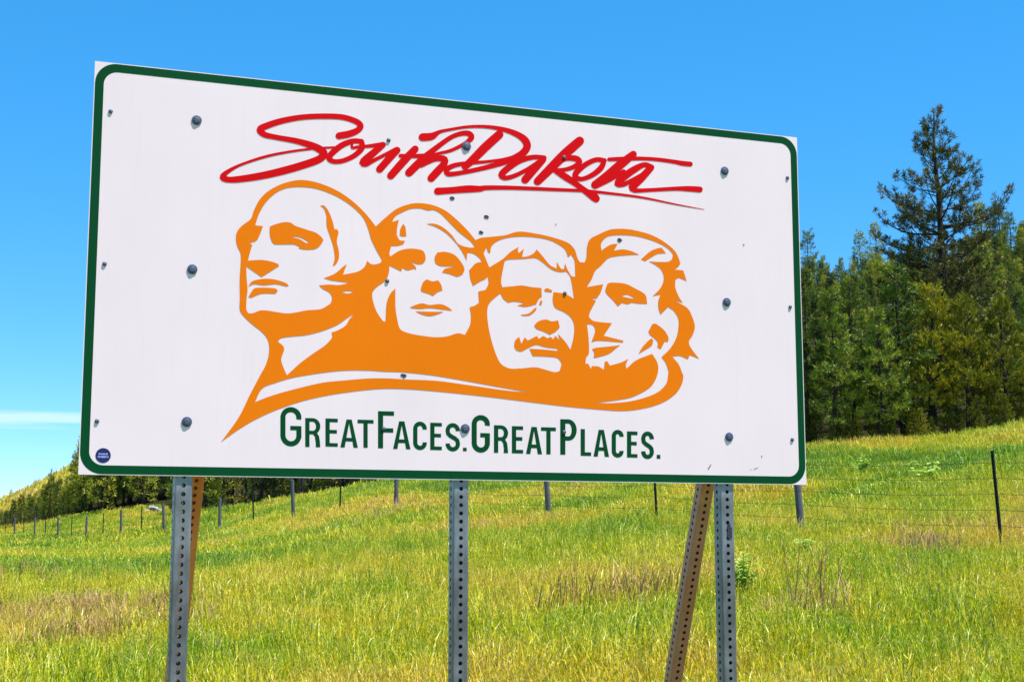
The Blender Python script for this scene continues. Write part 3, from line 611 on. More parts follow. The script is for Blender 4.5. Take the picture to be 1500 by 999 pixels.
for pa, pb_, wd in (((1037, 687), (1041.5, 680), .0022), ((1115, 667), (1115.5, 670), .002), ((1104, 687), (1111, 684.5), .0014), ((1098, 688), (1101, 687), .001)):
    a = Vector(on_sign(*pa)); b = Vector(on_sign(*pb_)); nn = (b - a).normalized(); nn = Vector((-nn.y, nn.x)) * wd
    link('scratch', mesh('scratch', [(p.x, lay(.0012), p.y) for p in (a - nn * .4, b - nn * .2, b + nn * .6, a + nn)], [(0, 1, 2, 3)], M['scuff_slot']), panel)
# --- perforated square steel tube, holes every inch on four faces
def tube_mesh(name, L, mat, side=0.0508, pitch=0.0254, hr=0.0068, cr=0.006):
    v, f = [], []
    h_ = side / 2; nseg = int(L / pitch)
    def q(p): v.append(tuple(p)); return len(v) - 1
    for k_ in range(4):
        ca, sa = round(math.cos(k_ * math.pi / 2)), round(math.sin(k_ * math.pi / 2))
        Rm = lambda x, y, z: (ca * x - sa * y, sa * x + ca * y, z)
        e_ = h_ - cr
        for i in range(nseg):
            z0 = i * pitch; zc = z0 + pitch / 2
            sq = [(e_ * math.cos(R(a)) / max(abs(math.cos(R(a))), abs(math.sin(R(a)))), (pitch / 2) * math.sin(R(a)) / max(abs(math.cos(R(a))), abs(math.sin(R(a))))) for a in range(0, 360, 45)]
            o_ = [q(Rm(x, -h_, zc + z)) for x, z in sq]
            ii = [q(Rm(hr * math.cos(R(a)), -h_, zc + hr * math.sin(R(a)))) for a in range(0, 360, 45)]
            bk = [q(Rm(hr * math.cos(R(a)), -h_ + .003, zc + hr * math.sin(R(a)))) for a in range(0, 360, 45)]
            for j in range(8):
                j2 = (j + 1) % 8; f.append((o_[j], o_[j2], ii[j2], ii[j])); f.append((ii[j], ii[j2], bk[j2], bk[j]))
        c0 = (e_, -e_); ring = [(c0[0] + cr * math.sin(R(a)), c0[1] - cr * math.cos(R(a))) for a in (0, 30, 60, 90)]
        zt = nseg * pitch
        for (xa, ya), (xb, yb) in zip(ring[:-1], ring[1:]):
            f.append((q(Rm(xa, ya, 0)), q(Rm(xb, yb, 0)), q(Rm(xb, yb, zt)), q(Rm(xa, ya, zt))))
    return mesh(name, v, f, mat)
POSTY = 0.0016 + 0.0254 + 0.004
SL = ZL + PH - 0.02
post_x = []
for p in (267.5, 672, 1059.5):                       # column of each post's middle just below the panel
    a, _ = on_sign(p, 706, -POSTY); post_x.append(a)
pd = 0.55                                            # driven below the turf
pm = tube_mesh('post', SL + pd, M['galv'])
for a in post_x:
    p = link('post', pm, sign, (a, POSTY, -pd))
    wp = sign.matrix_basis @ Vector((a, POSTY, 0))
zc = on_sign(1067, 780, -POSTY)[1]
sl = MB(); sl.box((post_x[2] + .006, POSTY - .0254 - .0012, zc), (.017, .0022, .036)); sl.box((post_x[2] + .004, POSTY - .0254 - .0012, zc + .024), (.010, .0022, .010))
link('slot_dark_plate', sl.mesh('slot_dark_plate', M['scuff_slot']), sign)  # dark plates paint the shaded inside of a torn slot in the post
def in_side_plane(pxl, a):                           # pixel -> local (y, z) on the upright plane across the panel at local x = a
    v = ray(*pxl); Pp = BASE + UD * a; s = (Pp - CAMP).dot(UD) / v.dot(UD); p_ = CAMP + v * s - BASE
    return Vector((a, p_.dot(BK), p_.z))
for a, hi, lo, bm in ((post_x[0] + .052, (285.5, 703), (264.5, 895), 'sunlit_rust'), (post_x[2] + .052, (1032.5, 712), (986, 995), 'rusty')):
    A1, B1 = in_side_plane(hi, a), in_side_plane(lo, a); d = (B1 - A1)
    s_top = (POSTY - A1.y) / d.y; top = A1 + d * s_top
    if top.z > SL - .05: top = A1 + d * ((SL - .05 - A1.z) / d.z)
    dn = d.normalized(); L = (top.z + 0.4) / abs(dn.z)
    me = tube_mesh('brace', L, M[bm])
    z_ax = -dn; x_ax = Vector((1, 0, 0)); y_ax = z_ax.cross(x_ax).normalized()
    Mx = Matrix((x_ax, y_ax, z_ax)).transposed().to_4x4(); Mx.translation = top + dn * L
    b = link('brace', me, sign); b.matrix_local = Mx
    b['label'] = 'rusted slanting steel brace with sunlight painted in orange' if bm == 'sunlit_rust' else 'brown slanting steel brace'
    # a bolt through the brace and the post
    bb2 = MB(); bb2.tube([(a - .09, top.y, top.z - .04), (a + .04, top.y, top.z - .04)], .006, 8); link('brace_bolt', bb2.mesh('brace_bolt', M['bolt']), sign)
# two horizontal back rails that stiffen the sheet
# ------------------------------------------------------------------ fence
fence = link('wire_fence', None, None, (0, 0, 0)); tag(fence, 'barbed wire fence of grey wooden and dark steel posts crossing the grassy slope', 'fence')
fdir = Vector(((-323.6 - CX) / FPX, 1, 0)).normalized()
wp = MB(); rw = random.Random(5)
zs = [-.4, 0, .3, .7, 1.1, 1.36, 1.375]
wp.tube([(0.006 * math.sin(i), 0, z) for i, z in enumerate(zs)], [.068, .066, .062, .06, .058, .057, .045], 10)
wood_me = wp.mesh('wooden_post', M['wood'], False)
tp = MB()
tp.box((0, .004, .46), (.048, .006, 1.9)); tp.box((0, -.018, .46), (.006, .038, 1.9))
for i in range(22): tp.box((0, -.041, .05 + i * .058), (.014, .008, .018))
tp.box((0, .0085, -.25), (.11, .003, .2))
t_me = tp.mesh('steel_post', M['tpost'])
tops = []; HW = [0.36, 0.58, 0.80, 1.02, 1.24]
for i in range(-3, 27):
    d = FD0 * (1 + FDC * i); X = (FX(i) - CX) / FPX * d; zg = gz(X, d)
    o = link('wooden_post' if i % 2 else 'steel_post', wood_me if i % 2 else t_me, fence, (X, d, zg - (.02 if i % 2 else 0.0)), math.atan2(fdir.y, fdir.x) + rw.uniform(-.2, .2))
    o.rotation_euler = (rw.uniform(-.03, .03), rw.uniform(-.055, .005) if i else -0.05, rw.uniform(-.25, .25))
    tops.append(Vector((X, d, zg)))
for k_, hgt in enumerate(HW):
    m_ = MB(); pts = []
    for a, b in zip(tops[:-1], tops[1:]):
        for s in range(6):
            u = s / 6; p = a.lerp(b, u); p.z += hgt - .035 * math.sin(math.pi * u); p += Vector((.05 * fdir.y, -.05 * fdir.x, 0)) * -1; pts.append(p)
    m_.tube(pts, .0032, 4, False)
    for a, b in zip(pts[:-1], pts[1:]):                # barbs on the nearer spans
        if a.y > 36: break
        for s in range(5):
            p = a.lerp(b, (s + .5) / 5); m_.tube([p + Vector((.012, .004, -.016)), p + Vector((-.01, -.004, .016))], .0018, 3, False)
    link('wire', m_.mesh('wire', M['wire']), fence)

# ------------------------------------------------------------------ pines
def tufts(pos, dr, L, wd, K, rng, spread=0.9):       # bottle-brush shoots: needles set along each shoot, pointing forward
    n_ = len(pos); pos = np.asarray(pos); dr = np.asarray(dr); dr = dr / (np.linalg.norm(dr, axis=-1, keepdims=True) + 1e-9)
    rad = rng.normal(size=(n_, K, 3)); rad /= np.linalg.norm(rad, axis=-1, keepdims=True) + 1e-9
    d = rad * spread + dr[:, None] * 0.75; d /= np.linalg.norm(d, axis=-1, keepdims=True) + 1e-9
    side = np.cross(d, rng.normal(size=(n_, K, 3))); side /= np.linalg.norm(side, axis=-1, keepdims=True) + 1e-9
    l = L * rng.uniform(.45, .8, (n_, K, 1)); b = pos[:, None] + dr[:, None] * L * rng.uniform(-.25, .5, (n_, K, 1))
    w_ = wd * rng.uniform(.7, 1.3, (n_, K, 1))
    return np.stack([b + side * w_ * .5 + d * l * .45, b, b + d * l - side * w_ * .2], 2).reshape(-1, 3, 3)
def pine(name, seed, H, cb, prof, dz, nb, K, tl, tw, leafmat, trunk_r, twigs=True, up=0.25, dens=1.0, fork=None, spray=False, dead=4, shoot=.7, low=0, jag=.12):
    rng = np.random.default_rng(seed); m_ = MB(); pos, dr = [], []
    nt_ = 9; tz = np.linspace(0, H, nt_); bx = np.cumsum(rng.normal(0, .006 * H, nt_)); by = np.cumsum(rng.normal(0, .006 * H, nt_)); bx -= bx[0]; by -= by[0]
    m_.tube([(bx[i], by[i], tz[i] - (.25 if i == 0 else 0)) for i in range(nt_)], [trunk_r * (1.25 if i == 0 else 1) * (1 - .93 * tz[i] / H) + .008 for i in range(nt_)], 9)
    axis = lambda z: np.array([np.interp(z, tz, bx), np.interp(z, tz, by), z])
    def branch(p0, az, e0, L, r0):
        d = np.array([math.cos(az) * math.cos(e0), math.sin(az) * math.cos(e0), math.sin(e0)])
        pts = [p0]; ns = 5; sag = -0.10 if e0 < .5 else 0
        for s in range(ns):
            d = d + np.array([0, 0, sag if s < 2 else up * .55]) + rng.normal(0, .09, 3); d /= np.linalg.norm(d)
            pts.append(pts[-1] + d * L / ns)
        P_ = np.array(pts)
        m_.tube(P_, [r0 * (1 - .8 * i / ns) + .004 for i in range(ns + 1)], 5, False)
        T_ = np.linspace(0, 1, ns + 1)
        nt2 = max(4, int(L * 7.0 * dens))
        for j in range(nt2):
            s = .22 + .78 * (j + rng.random()) / nt2
            b = np.array([np.interp(s, T_, P_[:, c]) for c in range(3)])
            f0 = P_[min(int(s * ns) + 1, ns)] - P_[min(int(s * ns), ns - 1)]; f0 /= np.linalg.norm(f0)
            lat = np.cross(f0, [0, 0, 1]); lat /= np.linalg.norm(lat) + 1e-9
            sg = 1 if j % 2 else -1
            dv = f0 * rng.uniform(.3, .8) + lat * sg * rng.uniform(.4, 1) + np.array([0, 0, rng.uniform(-.1, .45)]); dv /= np.linalg.norm(dv)
            ll = L * .34 * (1.15 - s) * rng.uniform(.6, 1.3) + tl * .5
            nn = max(1, int(ll / (tl * .85)))
            if twigs: m_.tube([b, b + dv * ll * .95], [.010, .004], 3, False)
            for q_ in range(nn):
                pos.append(b + dv * ll * (q_ + 1) / nn + rng.normal(0, tl * .12, 3)); dr.append(dv * .8 + np.array([0, 0, shoot]))
        pos.append(P_[-1]); dr.append(d)
    z = cb * H; ga = rng.random() * 6
    while z < H * (.975 if jag < .2 else .95):
        u = (z - cb * H) / (H * (1 - cb))
        Lm = prof(u) * H
        for b_ in range((nb + (low if u < .42 else 0)) if u < .85 else max(2, nb - 1)):
            ga += 2.4 + rng.normal(0, .3)
            L = Lm * rng.uniform(.72 - jag, 1.05 + jag)
            if rng.random() < .08: continue
            e0 = rng.uniform(-.12, .22) + .75 * u ** 1.5
            branch(axis(min(z + rng.normal(0, dz * .25), H * .98)), ga, e0, max(L, tl), max(.008, L * .013 + .004))
        z += dz * rng.uniform(.75, 1.25) * (1 - .35 * u)
    if fork:
        for (z0, az, e0, L) in fork: branch(axis(z0), az, e0, L, .05)
    pos.append(axis(H)); dr.append(np.array([0, 0, 1.]))
    for _ in range(dead):                              # bare stubs under the crown
        az = rng.random() * 6.3; zz = rng.uniform(.08, max(cb, .1)) * H; p0 = axis(zz); L = H * rng.uniform(.04, .09)
        m_.tube([p0, p0 + np.array([math.cos(az), math.sin(az), rng.uniform(-.3, .3)]) * L], [.012, .004], 4, False)
    tri = tufts(pos, dr, tl, tw, K, rng, 0.5 if spray else 0.85)
    return m_.mesh(name + '_trunk', M['bark'], True), trimesh(name + '_crown', tri, leafmat), len(tri)
cone = lambda a, p=1.0: (lambda u: a * max(0, (1 - u)) ** p * min(1, .45 + 2.2 * u) + .012)
PR = {}
PR['young'] = [pine('young', 11 + i, 5.2, .14, cone(.24 + .02 * i, 1.0), .36, 5, 19, .28, .040, M['needle'], .075, False, .4, 1.5) for i in range(4)]
PR['lean'] = [pine('lean', 31 + i, 6.2, .24, cone(.18 + .015 * i, .95), .42, 5, 19, .30, .042, M['needle'], .085, False, .35, 1.55, dead=9) for i in range(3)]
PR['juniper'] = [pine('juniper', 41 + i, 4.4, .10, cone(.32, .75), .28, 6, 16, .24, .042, M['juniper'], .10, False, .5, 1.5, spray=True) for i in range(3)]
PR['far'] = [pine('far', 51 + i, 7.0, .12, cone(.20 + .025 * i, .9), .5, 5, 11, .42, .085, M['needle_far'], .11, False, .3, .75, dead=2) for i in range(4)]
PR['farlean'] = [pine('farlean', 61 + i, 7.5, .40, cone(.19, .6), .5, 5, 11, .42, .085, M['needle_far'], .10, False, .3, .75, dead=5) for i in range(2)]
def place(name, kind, var, x, y, H, label, group, rz=None, lean=0):
    tm, cm, _ = PR[kind][var % len(PR[kind])]; base = {'young': 5.2, 'lean': 6.2, 'juniper': 4.4, 'far': 7.0, 'farlean': 7.5}[kind]
    r_ = link(name, None, None, (x, y, gz(x, y) - .05), rz if rz is not None else random.random() * 6.28); s = H / base
    ws = random.uniform(.9, 1.12)
    r_.scale = (s * ws, s * ws, s); r_.rotation_euler.x = random.uniform(-.03, .03) + lean
    link('trunk', tm, r_); link('crown', cm, r_)
    tag(r_, label, 'tree', group); return r_
def place_px(name, kind, var, pxc, top, d, label, group):
    x = (pxc - CX) / FPX * d; h = at(pxc, top, d).z - gz(x, d); return place(name, kind, var, x, d, max(h, 1.5), label, group)
# the big open pine
def bigprof(u):
    return float(np.interp(u, [0, .15, .3, .5, .6, .69, .79, .9, .95, 1], [.16, .18, .19, .185, .195, .155, .115, .055, .032, .010]))
BD = 54.0; bx_ = (1396 - CX) / FPX * BD; bz = gz(bx_, BD); BH = at(1382, 164, BD).z - bz
bt, bc, nbt = pine('big', 5, BH, .15, bigprof, .50, 4, 36, .29, .042, M['needle_dark'], .25, True, .5, .60, fork=[(BH * .60, 3.3, .15, BH * .21), (BH * .62, -.1, .12, BH * .235), (BH * .55, 0.5, .9, BH * .2), (BH * .5, 3.0, .1, BH * .2)], dead=8, low=3, jag=.3)
big = link('pine_tree', None, None, (bx_, BD, bz - .1)); big.rotation_euler = (0, R(-1.2), 0)
link('trunk', bt, big); link('crown', bc, big); tag(big, 'tall dark pine with open branches rising above the other trees', 'tree')
# front row of the wood on the bank, right of the sign
GW = 'trees at the edge of the wood on the bank'
fr = [('lean', 1187, 402, 44.5, 'slender dark pine at the wood edge hard against the sign'), ('young', 1222, 432, 44.2, 'bushy pine second from the sign in the front row of the wood'),
      ('lean', 1252, 406, 45.4, 'slender tall pine between two bushy pines in the front row of the wood'), ('young', 1288, 455, 44.2, 'shorter bushy pine below the most prominent young pine on the bank'),
      ('young', 1325, 397, 44.8, 'most prominent young pine in the front row, full crown and dark trunk'), ('juniper', 1366, 424, 45.2, 'pointed yellow-green juniper next to the most prominent young pine'),
      ('juniper', 1422, 440, 44.9, 'broad yellow-green juniper in front of the trunk of the tall pine'), ('juniper', 1479, 443, 45.2, 'broad yellow-green juniper uphill of the leaning steel fence post'),
      ('lean', 1150, 410, 45, None), ('young', 1115, 430, 44.6, None), ('young', 1520, 420, 46, None), ('juniper', 1555, 430, 45.5, None)]
lab = {'young': 'bushy young pine further along the edge of the wood', 'lean': 'slender pine further along the edge of the wood', 'juniper': 'yellow-green juniper further along the edge of the wood'}
nm = {'young': 'young_pine', 'lean': 'slender_pine', 'juniper': 'juniper_tree'}
for i, (k_, a, top, d, lb) in enumerate(fr): place_px(nm[k_], k_, i, a, top, d, lb or lab[k_], GW)
rg = random.Random(21)
for i in range(27):                                   # the rows behind them
    a = 1080 + i * 19 + rg.uniform(-8, 8); d = rg.uniform(48.5, 64)
    if abs(a - 1396) < 22: continue
    k_ = rg.choice(['young', 'lean', 'juniper'] if a > 1330 else ['young', 'lean', 'lean'])
    x = (a - CX) / FPX * d; place(nm[k_], k_, i, x, d, rg.uniform(3.0, 4.3), {'young': 'bushy young pine inside the wood on the bank', 'lean': 'slender pine inside the wood on the bank', 'juniper': 'yellow-green juniper inside the wood on the bank'}[k_], 'trees inside the wood on the bank')
for i in range(24):                                   # low bushes at the foot of the front row
    a = 1172 + i * 15 + rg.uniform(-7, 7); d = rg.uniform(43.9, 45.2); x = (a - CX) / FPX * d
    place('juniper_bush', 'juniper', i, x, d, rg.uniform(.5, 1.2), 'low green bush at the foot of the trees on the bank', 'bushes at the foot of the wood')
# hillside behind, right across behind the sign
cnt = 0
for i in range(290):
    a = rg.uniform(1100, 1570); d = 70 + 112 * rg.random() ** .75
    x = (a - CX) / FPX * d; k_ = 'far' if rg.random() < .85 else 'farlean'
    place('hillside_pine', k_, rg.randrange(4), x, d, rg.uniform(2.3, 3.3) + .012 * (d - 70), 'green pine on the steep hillside behind the wood' if k_ == 'far' else 'thin-trunked pine on the steep hillside behind the wood', 'pines on the steep hillside')
for i in range(110):                                  # the wood goes on behind the sign
    a = rg.uniform(690, 1120); d0 = float(np.interp(a, [690, 740, 1000, 1120], [84, 70, 51, 46])); d = d0 + 1 + 95 * rg.random() ** 1.4
    x = (a - CX) / FPX * d; place('woodland_pine', 'far', i, x, d, rg.uniform(4.5, 7.0), 'taller pine in the wood between the bank and the valley', 'pines between the bank and the valley')
# a few that stand out on the skyline
for a, top, d in ((1190, 341, 172), (1270, 343, 178), (1294, 330, 178), (1452, 303, 150), (1478, 300, 165), (1494, 312, 170)):
    place_px('skyline_pine', 'farlean' if a < 1300 else 'far', int(a), a, top, d, 'lone pine poking above the skyline of the hill', 'pines on the skyline')
# the wood beyond the crest under the sign
for i in range(64):
    a = 262 + i * 7.4 + rg.uniform(-6, 6); d = rg.uniform(88, 98) if i % 2 else rg.uniform(99, 122)
    x = (a - CX) / FPX * d
    place('valley_pine', 'far' if rg.random() < .7 else 'farlean', i, x, d, rg.uniform(5.5, 8.5), 'dark pine in the wood beyond the grassy crest', 'pines beyond the grassy crest')
# the wood at the far side of the meadow
for i in range(46):
    a = 122 + i * 3.6 + rg.uniform(-3, 3); d = rg.uniform(138, 150) if i % 2 else rg.uniform(151, 185)
    x = (a - CX) / FPX * d
    place('meadow_pine', 'far', i, x, d, rg.uniform(6.5, 9.5), 'dark pine along the far edge of the meadow', 'pines along the far meadow edge')
for i in range(26):
    a = 8 + i * 4.4 + rg.uniform(-3, 3); d = rg.uniform(156, 172) - (4 if a > 60 else 0)
    place_px('meadow_pine', 'far', i, a, np.interp(a, [0, 30, 60, 90, 125], [756, 738, 728, 708, 700]) + rg.uniform(-8, 10), d, 'dark pine along the far edge of the meadow', 'pines along the far meadow edge')
for a, top, d in ((4, 752, 155), (14, 748, 156), (24, 734, 152), (36, 726, 153), (47, 735, 151), (58, 738, 152), (68, 712, 150), (77, 698, 150), (88, 706, 149), (98, 712, 148), (112, 668, 165), (120, 690, 150), (105, 715, 147), (128, 700, 148), (-8, 750, 156), (-22, 742, 158), (-40, 748, 160), (-62, 738, 160), (-90, 745, 162)):
    place_px('meadow_pine', 'far', int(a) + 100, a, top, d, 'dark pine along the far edge of the meadow', 'pines along the far meadow edge')
for i in range(16):                                   # dead snags on the dry hill
    a = rg.uniform(-60, 118); d = rg.uniform(255, 312); x = (a - CX) / FPX * d; h = rg.uniform(1.2, 2.8)
    sm = MB(); sm.tube([(0, 0, -.3), (.05, 0, h * .5), (.15, .05, h)], [.14, .09, .03], 5)
    for q_ in range(4):
        zz = h * rg.uniform(.4, .9); an = rg.random() * 6.3; sm.tube([(.08, 0, zz), (.08 + .5 * math.cos(an), .5 * math.sin(an), zz + .25)], [.03, .01], 3, False)
    o = link('dead_snag', sm.mesh('dead_snag', M['bark']), None, (x, d, gz(x, d))); tag(o, 'bare dead tree on the dry yellow hill beyond the meadow', 'tree', 'dead trees on the dry hill')

# ------------------------------------------------------------------ rocks in the meadow
def rock(name, x, y, r, seed, mat, label, sq=(1, 1, .7)):
    rng = np.random.default_rng(seed); v, f = [], []
    nu, nv = 12, 7
    for j in range(nv + 1):
        for i in range(nu):
            th, ph = 2 * math.pi * i / nu, math.pi * j / nv
            d = np.array([math.cos(th) * math.sin(ph), math.sin(th) * math.sin(ph), math.cos(ph)])
            k_ = 1 + .22 * math.sin(3 * d[0] + seed) * math.cos(4 * d[1]) + .1 * rng.normal()
            v.append(tuple(d * r * k_ * np.array(sq)))
    for j in range(nv):
        for i in range(nu): f.append((j * nu + i, (j + 1) * nu + i, (j + 1) * nu + (i + 1) % nu, j * nu + (i + 1) % nu))
    o = link(name, mesh(name, v, f, mat), None, (x, y, gz(x, y) + r * .25)); tag(o, label, 'rock')
for a, d, r, sd, lb in ((219, 127, .28, 2, 'small pale boulder at the left end of the meadow rocks'), (228, 128, .50, 3, 'largest pale boulder lying in the meadow before the pines'), (236, 127.5, .30, 4, 'rounded pale boulder leaning on the meadow rocks from the right')):
    rock('boulder', (a - CX) / FPX * d, d, r, sd, M['rock'], lb, (1.1, 1, .75))
rock('boulder', (228 - CX) / FPX * 127.0, 127.0, .40, 9, M['shadow_rock'], 'dark rock shape painting the shaded hollow among the pale boulders', (1.2, .8, .7))  # dark shape set in front of the pale boulders as their shaded hollow

# ------------------------------------------------------------------ weeds and leafy plants on the bank
def on_ground(pxl):
    v = ray(*pxl); v = v / v.y; prev = 5.0
    for d in np.geomspace(5, 200, 1500):
        if EYE + v.z * d <= gz_fast(v.x * d, d): return (v.x * d, d)
    return (v.x * 60, 60)
def gz_fast(x, y): return float(ground_z([x], [y])[0])
def dry_weed(pxl, h, n_, seed, label, group, spread=.35):
    x, y = on_ground(pxl); rng = random.Random(seed); m_ = MB()
    for _ in range(n_):
        a = rng.random() * 6.3; r_ = rng.random() ** .6 * spread; hh = h * (.25 + .8 * rng.random() ** 1.5)
        p0 = Vector((r_ * math.cos(a), r_ * math.sin(a), -.05)); tl = Vector((rng.gauss(0, .22), rng.gauss(0, .22), 1)) * hh
        p1 = p0 + tl * .5 + Vector((rng.gauss(0, .02), rng.gauss(0, .02), 0)); p2 = p0 + tl
        m_.tube([p0, p1, p2], [.006, .005, .0025], 4, False)
        for b_ in range(rng.randint(2, 6)):
            s = rng.uniform(.35, 1); q0 = p0.lerp(p2, s); an = rng.random() * 6.3; l = hh * rng.uniform(.08, .22)
            m_.tube([q0, q0 + Vector((math.cos(an) * .6, math.sin(an) * .6, .8)) * l], [.0035, .0015], 3, False)
    o = link('dry_weed', m_.mesh('dry_weed', M['straw']), None, (x, y, gz(x, y))); tag(o, label, 'weed', group)
DW = [((1197, 905), .75, 14, 'tall brown dry stalks standing beside the right sign post', .28), ((1322, 805), .55, 8, 'thin dark dry stalks in the grass below the sapling', .2), ((1352, 812), .62, 16, 'bushy tan dry stalks below the dark steel fence post', .25), ((1232, 880), .5, 9, 'low scattered dry stalks near the tallest brown weed', .3), ((912, 890), .5, 13, 'brown tangled dry weed between the middle post and right brace', .35), ((846, 905), .7, 10, 'upright dry stalks left of the brown tangled weed', .2), ((738, 995), .45, 8, 'short dry stalks at the foot of the slope near the middle post', .2), ((940, 925), .4, 10, 'drooping pale dry weed beside the right brace', .25), ((1325, 860), .45, 8, 'sparse dry stalks in the grass under the bushy tan stalks', .3), ((1275, 800), .35, 10, 'dark brown low dry tuft near the fence', .2),
      ((60, 925), .35, 20, 'low brown dead weeds in the yellow grass', .5), ((130, 905), .4, 34, 'wide brown patch of dead weeds left of the left post', .6), ((105, 950), .4, 26, 'dark brown dead weed patch at the bottom of the slope', .4), ((205, 930), .4, 20, 'brown dead weeds close beside the left post', .4), ((345, 800), .4, 22, 'greyish dry weeds on the crest right of the left post', .6), ((205, 985), .4, 14, 'dead stalks at the foot of the left post', .3), ((30, 850), .3, 20, 'reddish dry weeds far on the slope left of the sign', .9), ((305, 975), .4, 12, 'tan dry stalks right of the left post', .3), ((560, 760), .35, 18, 'pale dry weeds near the wooden post on the crest', .7)]
for i, (p, h, n_, lb, sp) in enumerate(DW): dry_weed(p, h, n_, 100 + i, lb, 'dry weeds on the slope', sp)
def leafy_plant(pxl, h, n_, seed, label, wide=.22, leaf=.11):
    x, y = on_ground(pxl); rng = np.random.default_rng(seed); root = link('leafy_plant', None, None, (x, y, gz(x, y))); tag(root, label, 'plant')
    m_ = MB(); tri = []
    for s in range(n_):
        a = rng.random() * 6.3; tip = np.array([math.cos(a) * wide * rng.random(), math.sin(a) * wide * rng.random(), h * rng.uniform(.6, 1.0)])
        m_.tube([(0, 0, -.03), tuple(tip * .5 + np.array([0, 0, .04])), tuple(tip)], [.007, .005, .003], 4, False)
        for q_ in range(13):
            u = .25 + .75 * rng.random(); b = tip * u; an = rng.random() * 6.3; L = leaf * rng.uniform(.6, 1.2)
            d = np.array([math.cos(an), math.sin(an), rng.uniform(-.25, .5)]); d /= np.linalg.norm(d); sd = np.cross(d, [0, 0, 1]); sd /= np.linalg.norm(sd)
            mid = b + d * L * .5 + np.array([0, 0, .015]); tp_ = b + d * L - np.array([0, 0, .02]); w_ = L * .27
            tri += [[b, mid + sd * w_, mid], [b, mid, mid - sd * w_], [mid + sd * w_, tp_, mid], [mid, tp_, mid - sd * w_]]
    link('stem', m_.mesh('stem', M['leaf']), root); link('foliage', trimesh('foliage', np.array(tri), M['leaf']), root)
leafy_plant((1088, 880), .56, 8, 1, 'leafy green weed growing right behind the right sign post', .16, .13)
leafy_plant((1357, 712), .55, 9, 2, 'bright green sapling on the slope by the steel fence post', .5, .2)
leafy_plant((1185, 818), .3, 5, 3, 'small bright leafy weed in the grass below the wooden fence post', .2, .13)
leafy_plant((1258, 694), .4, 6, 4, 'small pale green sapling behind the fence wires', .4, .16)

# ------------------------------------------------------------------ grass
def clump(name, seed, nbl, rad, h0, h1, wd, mat, seedhead=.1):
    rng = np.random.default_rng(seed); T = []
    for _ in range(nbl):
        a = rng.random() * 6.283; r_ = rad * math.sqrt(rng.random()); p = np.array([r_ * math.cos(a), r_ * math.sin(a), -.02])
        h = rng.uniform(h0, h1); az = rng.random() * 6.283; bend = rng.uniform(.05, .5) * h; dv = np.array([math.cos(az), math.sin(az), 0])
        fa = rng.random() * 6.283; sd = np.array([math.cos(fa), math.sin(fa), 0]) * wd * rng.uniform(.6, 1.3) * .5
        c = [p, p + dv * bend * .18 + np.array([0, 0, h * .45]), p + dv * bend * .5 + np.array([0, 0, h * .8]), p + dv * bend + np.array([0, 0, h * (.98 if rng.random() < .7 else .75)])]
        ws = [1, .95, .7, 0]
        for i in range(3):
            l0, r0, l1, r1 = c[i] - sd * ws[i], c[i] + sd * ws[i], c[i + 1] - sd * ws[i + 1], c[i + 1] + sd * ws[i + 1]
            T.append([l0, r0, r1]);
            if ws[i + 1] > 0: T.append([l0, r1, l1])
    return trimesh(name, np.array(T), mat)
def collection_of(name, meshes):
    c = bpy.data.collections.new(name)
    for m_ in meshes: c.objects.link(bpy.data.objects.new(m_.name, m_))
    return c
near = collection_of('grass_near', [clump('grass_tuft', s, 32, .13, .05, .22, .0070, M['grass']) for s in range(6)] + [clump('grass_tall', 90 + s, 16, .16, .16, .40, .0075, M['grass']) for s in range(2)])
mid = collection_of('grass_mid', [clump('grass_tuft', 20 + s, 34, .22, .10, .27, .014, M['grass']) for s in range(5)])
far = collection_of('grass_far', [clump('grass_tuft', 40 + s, 34, .55, .14, .36, .045, M['grass']) for s in range(4)])
dryc = collection_of('grass_dead', [clump('dry_tuft', 60 + s, 34, .16, .08, .34, .009, M['grass_dry'] if s == 0 else M['straw']) for s in range(4)])
